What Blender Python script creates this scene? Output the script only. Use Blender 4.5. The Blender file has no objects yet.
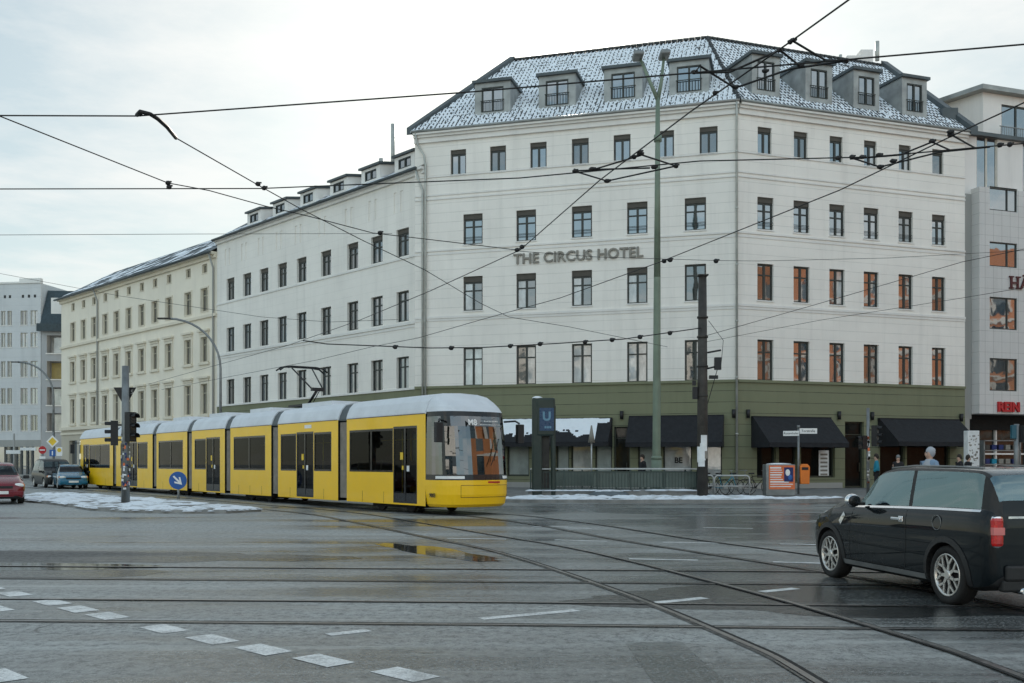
import bpy, bmesh, math, random
from mathutils import Vector, Matrix
from mathutils.geometry import tessellate_polygon
random.seed(7)
SC = bpy.context.scene
COL = SC.collection
R = math.radians
V = Vector

# ------------------------------------------------------------------ camera, sky, sun, exposure
CAMH, FPX, CX, HZ = 1.5, 996.0, 512.0, 463.0
cam_d = bpy.data.cameras.new("camera"); cam = bpy.data.objects.new("camera", cam_d); COL.objects.link(cam)
cam.location = (0, 0, CAMH); cam.rotation_euler = (R(90), 0, 0)
cam_d.sensor_width = 36; cam_d.lens = 36 * FPX / 1024; cam_d.shift_y = (HZ - 341.5) / 1024
cam_d.clip_start = 0.1; cam_d.clip_end = 3000
SC.camera = cam

SUN_EL, SUN_AZ = R(22.5), R(3.2)          # azimuth from +Y towards +X
world = bpy.data.worlds.new("World"); SC.world = world; world.use_nodes = True
wt = world.node_tree; wt.nodes.clear()
def wn(t, **k):
    n = wt.nodes.new(t)
    for a, b in k.items(): setattr(n, a, b)
    return n
wo = wn("ShaderNodeOutputWorld"); bg = wn("ShaderNodeBackground")
sky = wn("ShaderNodeTexSky", sky_type='NISHITA', sun_disc=False, sun_elevation=SUN_EL, sun_rotation=SUN_AZ,
         air_density=1.0, dust_density=0.6, ozone_density=1.6, altitude=50)
gam = wn("ShaderNodeGamma"); gam.inputs[1].default_value = 0.36
tc = wn("ShaderNodeTexCoord"); sep = wn("ShaderNodeSeparateXYZ")
mz = wn("ShaderNodeMath", operation='MAXIMUM'); mz.inputs[1].default_value = 0.06
dv = wn("ShaderNodeVectorMath", operation='DIVIDE'); cmb = wn("ShaderNodeCombineXYZ")
cn = wn("ShaderNodeTexNoise"); cn.inputs['Scale'].default_value = 0.75; cn.inputs['Detail'].default_value = 7; cn.inputs['Roughness'].default_value = 0.62
cr = wn("ShaderNodeMapRange"); cr.inputs[1].default_value = 0.46; cr.inputs[2].default_value = 0.66; cr.inputs[3].default_value = 0.0; cr.inputs[4].default_value = 0.75
cm = wn("ShaderNodeMix", data_type='RGBA'); cm.inputs['B'].default_value = (6.3, 6.35, 6.2, 1)
sc_ = wn("ShaderNodeVectorMath", operation='MULTIPLY'); sc_.inputs[1].default_value = (2.48, 2.66, 2.52)
L = wt.links.new
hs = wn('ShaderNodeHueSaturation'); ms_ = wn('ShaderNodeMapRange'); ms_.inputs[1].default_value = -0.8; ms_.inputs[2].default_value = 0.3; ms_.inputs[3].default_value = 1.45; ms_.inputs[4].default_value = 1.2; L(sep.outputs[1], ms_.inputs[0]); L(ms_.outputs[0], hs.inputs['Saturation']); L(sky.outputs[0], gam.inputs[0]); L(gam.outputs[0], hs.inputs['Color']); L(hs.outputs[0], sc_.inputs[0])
L(tc.outputs['Generated'], sep.inputs[0]); L(sep.outputs[2], mz.inputs[0])
for i in range(3): L(mz.outputs[0], cmb.inputs[i])
L(tc.outputs['Generated'], dv.inputs[0]); L(cmb.outputs[0], dv.inputs[1]); L(dv.outputs[0], cn.inputs['Vector'])
cy = wn("ShaderNodeMath", operation='MULTIPLY_ADD'); cy.inputs[1].default_value = -0.01; L(sep.outputs[1], cy.inputs[0]); L(cn.outputs[0], cy.inputs[2])   # unseen cloud added behind the camera to brighten the facades
L(cy.outputs[0], cr.inputs[0]); L(cr.outputs[0], cm.inputs['Factor']); L(sc_.outputs[0], cm.inputs['A'])
sv = V((math.sin(SUN_AZ) * math.cos(SUN_EL), math.cos(SUN_AZ) * math.cos(SUN_EL), math.sin(SUN_EL)))   # bright hazy aureole of the low sun
dt = wn("ShaderNodeVectorMath", operation='DOT_PRODUCT'); dt.inputs[1].default_value = sv; nm = wn("ShaderNodeVectorMath", operation='NORMALIZE'); L(tc.outputs['Generated'], nm.inputs[0]); L(nm.outputs[0], dt.inputs[0])
mx = wn("ShaderNodeMath", operation='MAXIMUM'); mx.inputs[1].default_value = 0.0; L(dt.outputs['Value'], mx.inputs[0])
acc = None
for ex, gain in ((14, 0.7), (70, 2.6), (1200, 30.0)):
    pw = wn("ShaderNodeMath", operation='POWER'); pw.inputs[1].default_value = ex; L(mx.outputs[0], pw.inputs[0])
    mu = wn("ShaderNodeMath", operation='MULTIPLY_ADD'); mu.inputs[1].default_value = gain; L(pw.outputs[0], mu.inputs[0])
    if acc: L(acc.outputs[0], mu.inputs[2])
    else: mu.inputs[2].default_value = 0.0
    acc = mu
wg = wn("ShaderNodeVectorMath", operation='SCALE'); wg.inputs[0].default_value = (1.0, 0.95, 0.85); L(acc.outputs[0], wg.inputs['Scale'])
sm_ = wn("ShaderNodeVectorMath", operation='ADD'); gn = wn("ShaderNodeMapRange"); gn.inputs[1].default_value = -0.6; gn.inputs[2].default_value = 0.6; gn.inputs[3].default_value = 1.42; gn.inputs[4].default_value = 0.85; L(sep.outputs[1], gn.inputs[0])  # added gain: sky behind the camera raised, sky ahead lowered, lifting the facades
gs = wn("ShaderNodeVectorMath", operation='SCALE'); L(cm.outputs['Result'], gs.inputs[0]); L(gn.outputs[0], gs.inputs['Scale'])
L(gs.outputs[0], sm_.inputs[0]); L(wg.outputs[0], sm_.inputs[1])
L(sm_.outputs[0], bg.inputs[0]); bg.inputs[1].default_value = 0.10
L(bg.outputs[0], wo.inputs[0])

sd = bpy.data.lights.new("sun", 'SUN'); sun = bpy.data.objects.new("sun", sd); COL.objects.link(sun)
sd.energy = 3.0; sd.angle = R(0.55); sd.color = (1.0, 0.93, 0.82)
sdir = V((math.sin(SUN_AZ) * math.cos(SUN_EL), math.cos(SUN_AZ) * math.cos(SUN_EL), math.sin(SUN_EL)))
sun.rotation_euler = (-sdir).to_track_quat('-Z', 'Y').to_euler(); sun.location = (0, 0, 60)

SC.view_settings.view_transform = 'Standard'; SC.view_settings.look = 'None'
SC.view_settings.exposure = 0.84; SC.view_settings.gamma = 1.0
SC.render.engine = 'CYCLES'
SC.cycles.use_denoising = True
SC.cycles.max_bounces = 6; SC.cycles.transparent_max_bounces = 12
SC.cycles.sample_clamp_indirect = 6

# ------------------------------------------------------------------ helpers
def ray(px, py, D): return V(((px - CX) / FPX * D, D, CAMH + (HZ - py) / FPX * D))
def gnd(px, py, z=0.0):
    D = (CAMH - z) * FPX / (py - HZ); return V(((px - CX) / FPX * D, D, z))
def wp(px, py, z):                                     # a point of a wire hanging at height z
    D = (z - CAMH) * FPX / (HZ - py); return V(((px - CX) / FPX * D, D, z))

def tag(o, label=None, cat=None, group=None, kind=None):
    if label: o['label'] = label
    if cat: o['category'] = cat
    if group: o['group'] = group
    if kind: o['kind'] = kind
    return o
def thing(name, label, cat, loc=(0, 0, 0), rz=0.0, group=None):
    o = bpy.data.objects.new(name, None); COL.objects.link(o); o.empty_display_size = 0.3
    o.location = loc; o.rotation_euler = (0, 0, rz)
    return tag(o, label, cat, group)
def copy_tree(o, parent=None, label=None, loc=None, rz=None):
    c = o.copy(); COL.objects.link(c); c.parent = parent
    if label: c['label'] = label
    if loc is not None: c.location = loc
    if rz is not None: c.rotation_euler = (0, 0, rz)
    for ch in [x for x in ALL if x.parent == o]:
        k = copy_tree(ch, c)
        ALL.append(k)
    return c
ALL = []

class MB:
    def __init__(s, root=None):
        s.v = []; s.f = []; s.m = []; s.sm = []
        s.off = V(root.location) if root is not None else V((0, 0, 0)); s.M = None
    def pt(s, p):
        p = V(p)
        if s.M is not None: p = s.M @ p
        s.v.append(p - s.off); return len(s.v) - 1
    def face(s, pts, m=0, smooth=False):
        s.f.append([s.pt(p) for p in pts]); s.m.append(m); s.sm.append(smooth)
    def idx(s, ids, m=0, smooth=False):
        s.f.append(list(ids)); s.m.append(m); s.sm.append(smooth)
    def box8(s, p, m=0):
        b = [s.pt(q) for q in p]
        for q in ((0, 3, 2, 1), (4, 5, 6, 7), (0, 1, 5, 4), (1, 2, 6, 5), (2, 3, 7, 6), (3, 0, 4, 7)):
            s.idx([b[i] for i in q], m)
    def box(s, c, sz, m=0, rot=None):
        c = V(c); h = V(sz) / 2; P = []
        for dz in (-1, 1):
            for dx, dy in ((-1, -1), (1, -1), (1, 1), (-1, 1)):
                q = V((dx * h.x, dy * h.y, dz * h.z))
                if rot is not None: q = rot @ q
                P.append(c + q)
        s.box8(P, m)
    def tube(s, path, r, n=8, m=0, caps=True):
        path = [V(p) for p in path]; k = len(path)
        rs = r if isinstance(r, (list, tuple)) else [r] * k
        rings = []; up = None
        for i, p in enumerate(path):
            t = (path[min(i + 1, k - 1)] - path[max(i - 1, 0)]).normalized()
            if up is None:
                up = V((0, 0, 1)) if abs(t.z) < 0.9 else V((1, 0, 0))
            a = t.cross(up).normalized(); b = a.cross(t).normalized(); up = b
            rings.append([s.pt(p + rs[i] * (math.cos(2 * math.pi * j / n) * a + math.sin(2 * math.pi * j / n) * b)) for j in range(n)])
        for i in range(k - 1):
            for j in range(n):
                s.idx([rings[i][j], rings[i][(j + 1) % n], rings[i + 1][(j + 1) % n], rings[i + 1][j]], m, n > 5)
        if caps:
            s.idx(rings[0][::-1], m); s.idx(rings[-1], m)
    def lathe(s, prof, c=(0, 0, 0), axis='Z', n=24, m=0, close=False, smooth=True):
        c = V(c); rings = []
        for r, h in prof:
            ring = []
            for j in range(n):
                a = 2 * math.pi * j / n; x, y = r * math.cos(a), r * math.sin(a)
                q = V((x, y, h)) if axis == 'Z' else (V((x, h, y)) if axis == 'Y' else V((h, x, y)))
                ring.append(s.pt(c + q))
            rings.append(ring)
        k = len(rings)
        for i in range(k if close else k - 1):
            A, B = rings[i], rings[(i + 1) % k]
            for j in range(n): s.idx([A[j], A[(j + 1) % n], B[(j + 1) % n], B[j]], m, smooth)
        if not close:
            s.idx(rings[0][::-1], m); s.idx(rings[-1], m)
    def disc(s, c, r, nrm, n=24, m=0, th=0.0):
        nrm = V(nrm).normalized(); up = V((0, 0, 1)) if abs(nrm.z) < 0.9 else V((0, 1, 0))
        a = up.cross(nrm).normalized(); b = nrm.cross(a)
        c = V(c); ring = [c + r * (math.cos(2 * math.pi * j / n) * a + math.sin(2 * math.pi * j / n) * b) for j in range(n)]
        s.prism(ring, nrm * th, m) if th else s.face(ring, m)
    def prism(s, poly, vec, m=0, ms=None):
        vec = V(vec); A = [s.pt(p) for p in poly]; B = [s.pt(V(p) + vec) for p in poly]; k = len(A)
        s.idx(A[::-1], m); s.idx(B, m)
        for i in range(k): s.idx([A[i], A[(i + 1) % k], B[(i + 1) % k], B[i]], m if ms is None else ms)
    def blob(s, c, r, n=10, k=6, m=0, jit=0.0):
        c = V(c); r = V(r) if not isinstance(r, (int, float)) else V((r, r, r))
        rings = []
        for i in range(1, k):
            th = math.pi * i / k
            rings.append([s.pt(c + V((r.x * math.sin(th) * math.cos(2 * math.pi * j / n), r.y * math.sin(th) * math.sin(2 * math.pi * j / n), r.z * math.cos(th))) * (1 + random.uniform(-jit, jit))) for j in range(n)])
        top = s.pt(c + V((0, 0, r.z))); bot = s.pt(c - V((0, 0, r.z)))
        for j in range(n):
            s.idx([top, rings[0][j], rings[0][(j + 1) % n]], m, True)
            s.idx([bot, rings[-1][(j + 1) % n], rings[-1][j]], m, True)
        for i in range(k - 2):
            for j in range(n): s.idx([rings[i][j], rings[i + 1][j], rings[i + 1][(j + 1) % n], rings[i][(j + 1) % n]], m, True)
    def build(s, name, mats, parent=None, bevel=0.0, recalc=True):
        me = bpy.data.meshes.new(name)
        me.from_pydata([tuple(p) for p in s.v], [], s.f)
        for q in (mats if isinstance(mats, (list, tuple)) else [mats]): me.materials.append(q)
        for p, mi, sm in zip(me.polygons, s.m, s.sm): p.material_index = mi; p.use_smooth = sm
        if recalc:
            b = bmesh.new(); b.from_mesh(me); bmesh.ops.recalc_face_normals(b, faces=b.faces); b.to_mesh(me); b.free()
        o = bpy.data.objects.new(name, me); COL.objects.link(o)
        if parent is not None: o.parent = parent
        if bevel:
            md = o.modifiers.new("bevel", 'BEVEL'); md.width = bevel; md.segments = 2; md.limit_method = 'ANGLE'; md.angle_limit = R(40)
        ALL.append(o)
        return o

def mesh_obj(name, me, mats, parent=None, M=None):
    me.materials.clear()
    for q in (mats if isinstance(mats, (list, tuple)) else [mats]): me.materials.append(q)
    o = bpy.data.objects.new(name, me); COL.objects.link(o)
    if parent is not None: o.parent = parent
    if M is not None: o.matrix_local = M
    ALL.append(o); return o

def text_into(mb, body, size, origin, ux, uy, nz, ext=0.01, m=0, center=True, spacing=1.0, bold=0.0, shear=0.0):
    cu = bpy.data.curves.new("t", 'FONT'); cu.body = body; cu.size = size; cu.extrude = ext; cu.offset = bold; cu.shear = shear
    cu.align_x = 'CENTER' if center else 'LEFT'; cu.space_character = spacing; cu.resolution_u = 3
    o = bpy.data.objects.new("t", cu); COL.objects.link(o)
    dg = bpy.context.evaluated_depsgraph_get(); me = bpy.data.meshes.new_from_object(o.evaluated_get(dg))
    base = []
    for v in me.vertices: base.append(mb.pt(V(origin) + V(ux) * v.co.x + V(uy) * v.co.y + V(nz) * v.co.z))
    for p in me.polygons: mb.idx([base[i] for i in p.vertices], m)
    bpy.data.objects.remove(o); bpy.data.meshes.remove(me); bpy.data.curves.remove(cu)

# ------------------------------------------------------------------ materials
def newmat(name):
    m = bpy.data.materials.new(name); m.use_nodes = True
    return m, m.node_tree, m.node_tree.nodes['Principled BSDF']
def noise(nt, scale, detail=5, rough=0.55, co='Object', vec=(1, 1, 1)):
    t = nt.nodes.new("ShaderNodeTexCoord"); mp = nt.nodes.new("ShaderNodeMapping"); mp.inputs['Scale'].default_value = vec
    n = nt.nodes.new("ShaderNodeTexNoise"); n.inputs['Scale'].default_value = scale; n.inputs['Detail'].default_value = detail; n.inputs['Roughness'].default_value = rough
    if co == 'World':
        t = nt.nodes.new("ShaderNodeNewGeometry"); nt.links.new(t.outputs['Position'], mp.inputs[0])
    else: nt.links.new(t.outputs[co], mp.inputs[0])
    nt.links.new(mp.outputs[0], n.inputs['Vector']); return n.outputs[0]
def mrange(nt, x, a, b, c, d):
    n = nt.nodes.new("ShaderNodeMapRange"); nt.links.new(x, n.inputs[0])
    for i, q in enumerate((a, b, c, d)): n.inputs[1 + i].default_value = q
    return n.outputs[0]
def mixc(nt, f, a, b, blend='MIX'):
    n = nt.nodes.new("ShaderNodeMix"); n.data_type = 'RGBA'; n.blend_type = blend
    if isinstance(f, (int, float)): n.inputs['Factor'].default_value = f
    else: nt.links.new(f, n.inputs['Factor'])
    for s, q in (('A', a), ('B', b)):
        if isinstance(q, tuple): n.inputs[s].default_value = (*q, 1)
        else: nt.links.new(q, n.inputs[s])
    return n.outputs['Result']
def math_(nt, op, a, b=0.0, c=None):
    n = nt.nodes.new("ShaderNodeMath"); n.operation = op
    for i, q in enumerate((a, b, c)):
        if q is None: continue
        if isinstance(q, (int, float)): n.inputs[i].default_value = q
        else: nt.links.new(q, n.inputs[i])
    return n.outputs[0]
def bump(nt, bs, h, strength, dist=0.02):
    n = nt.nodes.new("ShaderNodeBump"); n.inputs['Strength'].default_value = strength; n.inputs['Distance'].default_value = dist
    nt.links.new(h, n.inputs['Height']); nt.links.new(n.outputs[0], bs.inputs['Normal'])
def simple(name, col, rough=0.6, metal=0.0, var=0.12, scale=3.0, bmp=0.0, coat=0.0, ior=1.45, co='Object', dirt=None, spec=None):
    m, nt, b = newmat(name)
    b.inputs['Roughness'].default_value = rough; b.inputs['Metallic'].default_value = metal; b.inputs['IOR'].default_value = ior
    if spec is not None: b.inputs['Specular IOR Level'].default_value = spec
    b.inputs['Coat Weight'].default_value = coat; b.inputs['Coat Roughness'].default_value = 0.02; b.inputs['Coat IOR'].default_value = 1.38 if coat > 0.8 else 1.5
    n = noise(nt, scale, co=co)
    lo = tuple(c * (1 - var) for c in col); hi = tuple(min(1, c * (1 + var)) for c in col)
    c = mixc(nt, mrange(nt, n, 0.3, 0.7, 0, 1), lo, hi)
    if dirt:
        n2 = noise(nt, scale * 2.7, 8, 0.7, co=co); c = mixc(nt, mrange(nt, n2, 0.55, 0.75, 0, dirt), c, (0.10, 0.095, 0.08))
    nt.links.new(c, b.inputs['Base Color'])
    nt.links.new(mrange(nt, noise(nt, scale * 4, co=co), 0.3, 0.7, max(0.02, rough - 0.08), min(1, rough + 0.08)), b.inputs['Roughness'])
    if bmp: bump(nt, b, noise(nt, scale * 12, 6, co=co), bmp)
    return m
def wallmat(name, col, pitch=0.0, off=0.0, joint=0.75, rough=0.85, jw=0.05, streak=0.17, vjoint=0.0):
    """render with horizontal joints every <pitch> metres, faint streaks and blotches"""
    m, nt, b = newmat(name); b.inputs['Roughness'].default_value = rough
    g = nt.nodes.new("ShaderNodeNewGeometry"); sp = nt.nodes.new("ShaderNodeSeparateXYZ"); nt.links.new(g.outputs['Position'], sp.inputs[0])
    c = mixc(nt, mrange(nt, noise(nt, 0.35, 6, 0.6, 'World'), 0.3, 0.7, 0, 1), tuple(x * 0.93 for x in col), tuple(min(1, x * 1.05) for x in col))
    st = noise(nt, 1.0, 6, 0.65, 'World', (1.6, 1.6, 0.12))
    c = mixc(nt, mrange(nt, st, 0.50, 0.78, 0, streak * 2), c, tuple(x * 0.62 for x in col))
    h = noise(nt, 22, 5, 0.6, 'World')
    if pitch:
        q = math_(nt, 'FRACT', math_(nt, 'DIVIDE', math_(nt, 'ADD', sp.outputs[2], off), pitch))
        w = math_(nt, 'LESS_THAN', q, jw)
        nz = noise(nt, 0.9, 4, 0.6, 'World')
        w2 = math_(nt, 'MULTIPLY', w, mrange(nt, nz, 0.3, 0.65, 0.35, 1.0))
        c = mixc(nt, math_(nt, 'MULTIPLY', w2, 1 - joint), c, (0.02, 0.02, 0.018))
        h = math_(nt, 'SUBTRACT', math_(nt, 'MULTIPLY', h, 0.15), w)
    if vjoint:
        dx = math_(nt, 'ADD', math_(nt, 'MULTIPLY', sp.outputs[0], 0.947), math_(nt, 'MULTIPLY', sp.outputs[1], 0.32))
        q = math_(nt, 'FRACT', math_(nt, 'DIVIDE', dx, vjoint)); w = math_(nt, 'LESS_THAN', q, 0.035)
        c = mixc(nt, math_(nt, 'MULTIPLY', w, 1 - joint), c, (0.05, 0.05, 0.05))
    nt.links.new(c, b.inputs['Base Color']); bump(nt, b, h, 0.35, 0.02)
    return m
def glassmat(name, base, ior=2.1, rough=0.03, wob=0.02, var=0.3):
    """a window pane over a dim room: dark behind, mirror of double glazing in front"""
    m, nt, b = newmat(name); b.inputs['Roughness'].default_value = rough; b.inputs['IOR'].default_value = ior
    c = mixc(nt, mrange(nt, noise(nt, 1.1, 4, 0.6, 'World', (1, 1, 0.6)), 0.35, 0.65, 0, 1), tuple(x * (1 - var) for x in base), tuple(x * (1 + var) for x in base))
    nt.links.new(c, b.inputs['Base Color']); bump(nt, b, noise(nt, 0.9, 2, 0.5, 'World'), wob, 0.3)
    return m
def clearglass(name, tint, ior=1.5, rough=0.0, refl=(0.95, 0.97, 1)):
    m = bpy.data.materials.new(name); m.use_nodes = True; nt = m.node_tree; nt.nodes.clear()
    o = nt.nodes.new("ShaderNodeOutputMaterial"); mx = nt.nodes.new("ShaderNodeMixShader"); t = nt.nodes.new("ShaderNodeBsdfTransparent")
    g = nt.nodes.new("ShaderNodeBsdfGlossy"); f = nt.nodes.new("ShaderNodeFresnel")
    f.inputs[0].default_value = ior; g.inputs['Roughness'].default_value = rough; t.inputs[0].default_value = (*tint, 1); g.inputs[0].default_value = (*refl, 1)
    nt.links.new(f.outputs[0], mx.inputs[0]); nt.links.new(t.outputs[0], mx.inputs[1]); nt.links.new(g.outputs[0], mx.inputs[2]); nt.links.new(mx.outputs[0], o.inputs[0])
    return m
def asphalt(name, dry=(0.315, 0.328, 0.314), wet=(0.040, 0.044, 0.044), bias=0.0, tint=None):
    m, nt, b = newmat(name)
    big = noise(nt, 0.10, 5, 0.6, 'World', (0.75, 1.7, 1)); mid = noise(nt, 0.5, 6, 0.65, 'World', (0.35, 1.5, 1)); fine = noise(nt, 9, 8, 0.9, 'World'); grain = noise(nt, 30, 4, 0.9, 'World')
    w = math_(nt, 'ADD', math_(nt, 'MULTIPLY', big, 0.6), math_(nt, 'MULTIPLY', mid, 0.4))
    sx_ = nt.nodes.new('ShaderNodeSeparateXYZ'); gx_ = nt.nodes.new('ShaderNodeNewGeometry'); nt.links.new(gx_.outputs['Position'], sx_.inputs[0])
    w = math_(nt, 'ADD', w, mrange(nt, sx_.outputs[0], -7, 5, 0.045, -0.05))   # drier and salted left, wet right; reflected bright and dark painted in too
    wet_refl = mrange(nt, w, 0.44 + bias, 0.58 + bias, 1, 0)
    vo = nt.nodes.new("ShaderNodeTexVoronoi"); vo.feature = 'DISTANCE_TO_EDGE'; vo.inputs['Scale'].default_value = 0.16
    gp = nt.nodes.new("ShaderNodeNewGeometry"); wob = nt.nodes.new("ShaderNodeVectorMath"); wob.operation = 'ADD'
    wn_ = nt.nodes.new("ShaderNodeTexNoise"); wn_.inputs['Scale'].default_value = 0.7; wn_.inputs['Detail'].default_value = 6; nt.links.new(gp.outputs['Position'], wn_.inputs['Vector'])
    nt.links.new(gp.outputs['Position'], wob.inputs[0]); nt.links.new(wn_.outputs['Color'], wob.inputs[1]); nt.links.new(wob.outputs[0], vo.inputs['Vector'])
    crack = math_(nt, 'MULTIPLY', mrange(nt, vo.outputs[0], 0.0, 0.004, 1, 0), mrange(nt, noise(nt, 0.13, 2, 0.5, 'World'), 0.48, 0.56, 0, 1))
    spots = mrange(nt, noise(nt, 1.7, 7, 0.75, 'World'), 0.60, 0.72, 0, 0.45); streak = mrange(nt, noise(nt, 1.0, 6, 0.7, 'World', (0.12, 2.6, 1)), 0.52, 0.70, 0, 0.5)
    c = mixc(nt, wet_refl, dry, wet)
    c = mixc(nt, mrange(nt, fine, 0.47, 0.56, 0.0, 0.75), c, tuple(x * 0.22 for x in dry))
    c = mixc(nt, mrange(nt, grain, 0.52, 0.62, 0, 0.55), c, tuple(min(.6, x * 1.9) for x in dry))
    c = mixc(nt, streak, c, tuple(min(1, x * 1.5) for x in dry)); c = mixc(nt, spots, c, (0.03, 0.031, 0.03)); c = mixc(nt, math_(nt, 'MULTIPLY', crack, 0.8), c, (0.012, 0.012, 0.012))
    nt.links.new(c, b.inputs['Base Color'])
    nt.links.new(mrange(nt, wet_refl, 0, 1, 0.55, 0.20), b.inputs['Roughness'])
    b.inputs['IOR'].default_value = 1.5
    nt.links.new(mrange(nt, math_(nt, 'ADD', math_(nt, 'MULTIPLY', fine, 0.6), math_(nt, 'MULTIPLY', grain, 0.4)), 0.47, 0.54, 0.85, 0.08), b.inputs['Specular IOR Level'])
    h = math_(nt, 'ADD', math_(nt, 'MULTIPLY', fine, 1.0), math_(nt, 'MULTIPLY', grain, 0.7))
    n = nt.nodes.new("ShaderNodeBump"); n.inputs['Distance'].default_value = 0.006
    nt.links.new(mrange(nt, wet_refl, 0, 1, 0.5, 0.2), n.inputs['Strength']); nt.links.new(h, n.inputs['Height']); nt.links.new(n.outputs[0], b.inputs['Normal'])
    return m
def snowmat(name, dirt=0.4):
    m, nt, b = newmat(name); b.inputs['Roughness'].default_value = 0.6
    c = mixc(nt, mrange(nt, noise(nt, 1.3, 7, 0.7, 'World'), 0.48, 0.68, 0, dirt), (0.80, 0.84, 0.88), (0.22, 0.21, 0.19))
    nt.links.new(c, b.inputs['Base Color']); bump(nt, b, noise(nt, 7, 7, 0.65, 'World'), 0.6, 0.05)
    return m

M = {}
M['asphalt'] = asphalt('asphalt')
M['asphalt_joint'] = asphalt('asphalt_joint', (0.085, 0.088, 0.086), (0.025, 0.026, 0.026), 0.03)
M['patch'] = asphalt('asphalt_patch', (0.25, 0.265, 0.26), (0.035, 0.038, 0.038), 0.03)
M['wetstain'] = asphalt('wet_asphalt', (0.05, 0.053, 0.053), (0.022, 0.024, 0.024), 0.03)
M['puddle'] = simple('puddle', (0.02, 0.022, 0.022), 0.05, ior=1.36, var=0.2)
M['paving'] = simple('paving', (0.16, 0.16, 0.155), 0.6, var=0.35, scale=1.4, bmp=0.3, co='World', dirt=0.5)
M['kerb'] = simple('kerb', (0.25, 0.25, 0.24), 0.7, var=0.3, scale=2, bmp=0.3, co='World', dirt=0.5)
def marking():
    m, nt, b = newmat('marking'); b.inputs['Roughness'].default_value = 0.45
    f = math_(nt, 'ADD', math_(nt, 'MULTIPLY', noise(nt, 3.5, 8, 0.75, 'World'), 0.6), math_(nt, 'MULTIPLY', noise(nt, 38, 4, 0.7, 'World'), 0.4))
    c = mixc(nt, mrange(nt, f, 0.46, 0.60, 0, 0.85), (0.78, 0.79, 0.77), (0.26, 0.265, 0.26))
    c = mixc(nt, mrange(nt, noise(nt, 120, 2, 0.6, 'World'), 0.5, 0.7, 0, 0.5), c, (0.2, 0.2, 0.2))
    nt.links.new(c, b.inputs['Base Color']); bump(nt, b, noise(nt, 60, 3, 0.7, 'World'), 0.4, 0.006); return m
M['marking'] = marking()
M['rail'] = simple('rail', (0.24, 0.23, 0.22), 0.32, 0.85, var=0.3, scale=2, co='World')
M['groove'] = simple('groove', (0.006, 0.006, 0.006), 0.8)
M['snow'] = snowmat('snow', 0.75)
M['snow_roof'] = snowmat('snow_roof', 0.12)
M['white'] = wallmat('white_render', (0.82, 0.785, 0.725), 0.55, 0.0, 0.74, jw=0.05)
M['white_wing'] = wallmat('white_render_wing', (0.82, 0.785, 0.725), 0.55, 0.0, 0.88, jw=0.04)
M['trimw'] = wallmat('white_trim', (0.76, 0.74, 0.70))
M['olive'] = wallmat('olive_render', (0.19, 0.20, 0.122), 0.60, 0.05, 0.12, jw=0.05)
M['beige'] = wallmat('beige_render', (0.82, 0.755, 0.63), 0, streak=0.12)
M['beige_trim'] = wallmat('beige_trim', (0.72, 0.655, 0.53))
M['beige_base'] = wallmat('beige_base', (0.50, 0.45, 0.36))
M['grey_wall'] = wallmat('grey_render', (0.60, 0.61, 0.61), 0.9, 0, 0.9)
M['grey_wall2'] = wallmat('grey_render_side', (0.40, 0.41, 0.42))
M['tile_wall'] = wallmat('stone_panels', (0.60, 0.59, 0.57), 0.62, 0.1, 0.55, jw=0.03, vjoint=0.62)
M['plain_grey'] = wallmat('plain_grey', (0.34, 0.34, 0.32))
M['cream'] = wallmat('cream_wall', (0.76, 0.735, 0.70))
M['frame'] = simple('window_frame', (0.035, 0.04, 0.035), 0.5)
M['frame_w'] = simple('window_frame_pale', (0.55, 0.52, 0.45), 0.5)
M['frame_b'] = simple('window_frame_beige', (0.40, 0.36, 0.27), 0.6)
M['shutter'] = simple('shutter_box', (0.07, 0.062, 0.05), 0.6)
M['pane'] = glassmat('pane_dark', (0.014, 0.034, 0.050), ior=3.3)
M['pane2'] = glassmat('pane_room', (0.04, 0.045, 0.045), ior=2.5)
M['curtain'] = glassmat('pane_curtain', (0.46, 0.47, 0.46), var=0.35)
M['shopglass'] = glassmat('shop_glass', (0.02, 0.022, 0.02), ior=1.4, rough=0.05, var=0.5)
M['shopdark'] = glassmat('shop_glass_dark', (0.010, 0.011, 0.010), ior=1.16, rough=0.03, var=0.5)
M['frost'] = glassmat('frosted_glass', (0.28, 0.32, 0.30), ior=1.5, rough=0.35, var=0.25)
M['tile_dark'] = simple('roof_tile', (0.045, 0.05, 0.052), 0.6, var=0.35, scale=6)
M['zinc'] = simple('zinc', (0.30, 0.31, 0.30), 0.45, 0.35, var=0.25, scale=1.5, dirt=0.3)
M['zinc_dark'] = simple('zinc_dark', (0.075, 0.09, 0.095), 0.5, 0.2, var=0.2, scale=1.5)
M['slate'] = simple('slate_roof', (0.035, 0.055, 0.065), 0.5, var=0.3, scale=5, bmp=0.3)
M['pipe'] = simple('drainpipe', (0.42, 0.43, 0.40), 0.5, 0.3, var=0.15)
M['awning'] = simple('awning_cloth', (0.014, 0.015, 0.018), 0.85, var=0.25, scale=4, bmp=0.1)
M['dark'] = simple('dark_room', (0.012, 0.012, 0.012), 0.9)
M['door'] = simple('door_paint', (0.035, 0.042, 0.03), 0.5)
M['letter'] = simple('letters', (0.23, 0.215, 0.185), 0.6)
M['red'] = simple('red_letters', (0.45, 0.015, 0.02), 0.5)
M['darkred'] = simple('darkred_letters', (0.08, 0.012, 0.014), 0.5)
M['black'] = simple('black_metal', (0.012, 0.012, 0.013), 0.5)
M['rubber'] = simple('rubber', (0.014, 0.014, 0.014), 0.8, scale=8)
M['mast'] = simple('mast_rust', (0.045, 0.04, 0.034), 0.6, 0.1, var=0.4, scale=2.5, dirt=0.5)
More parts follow.
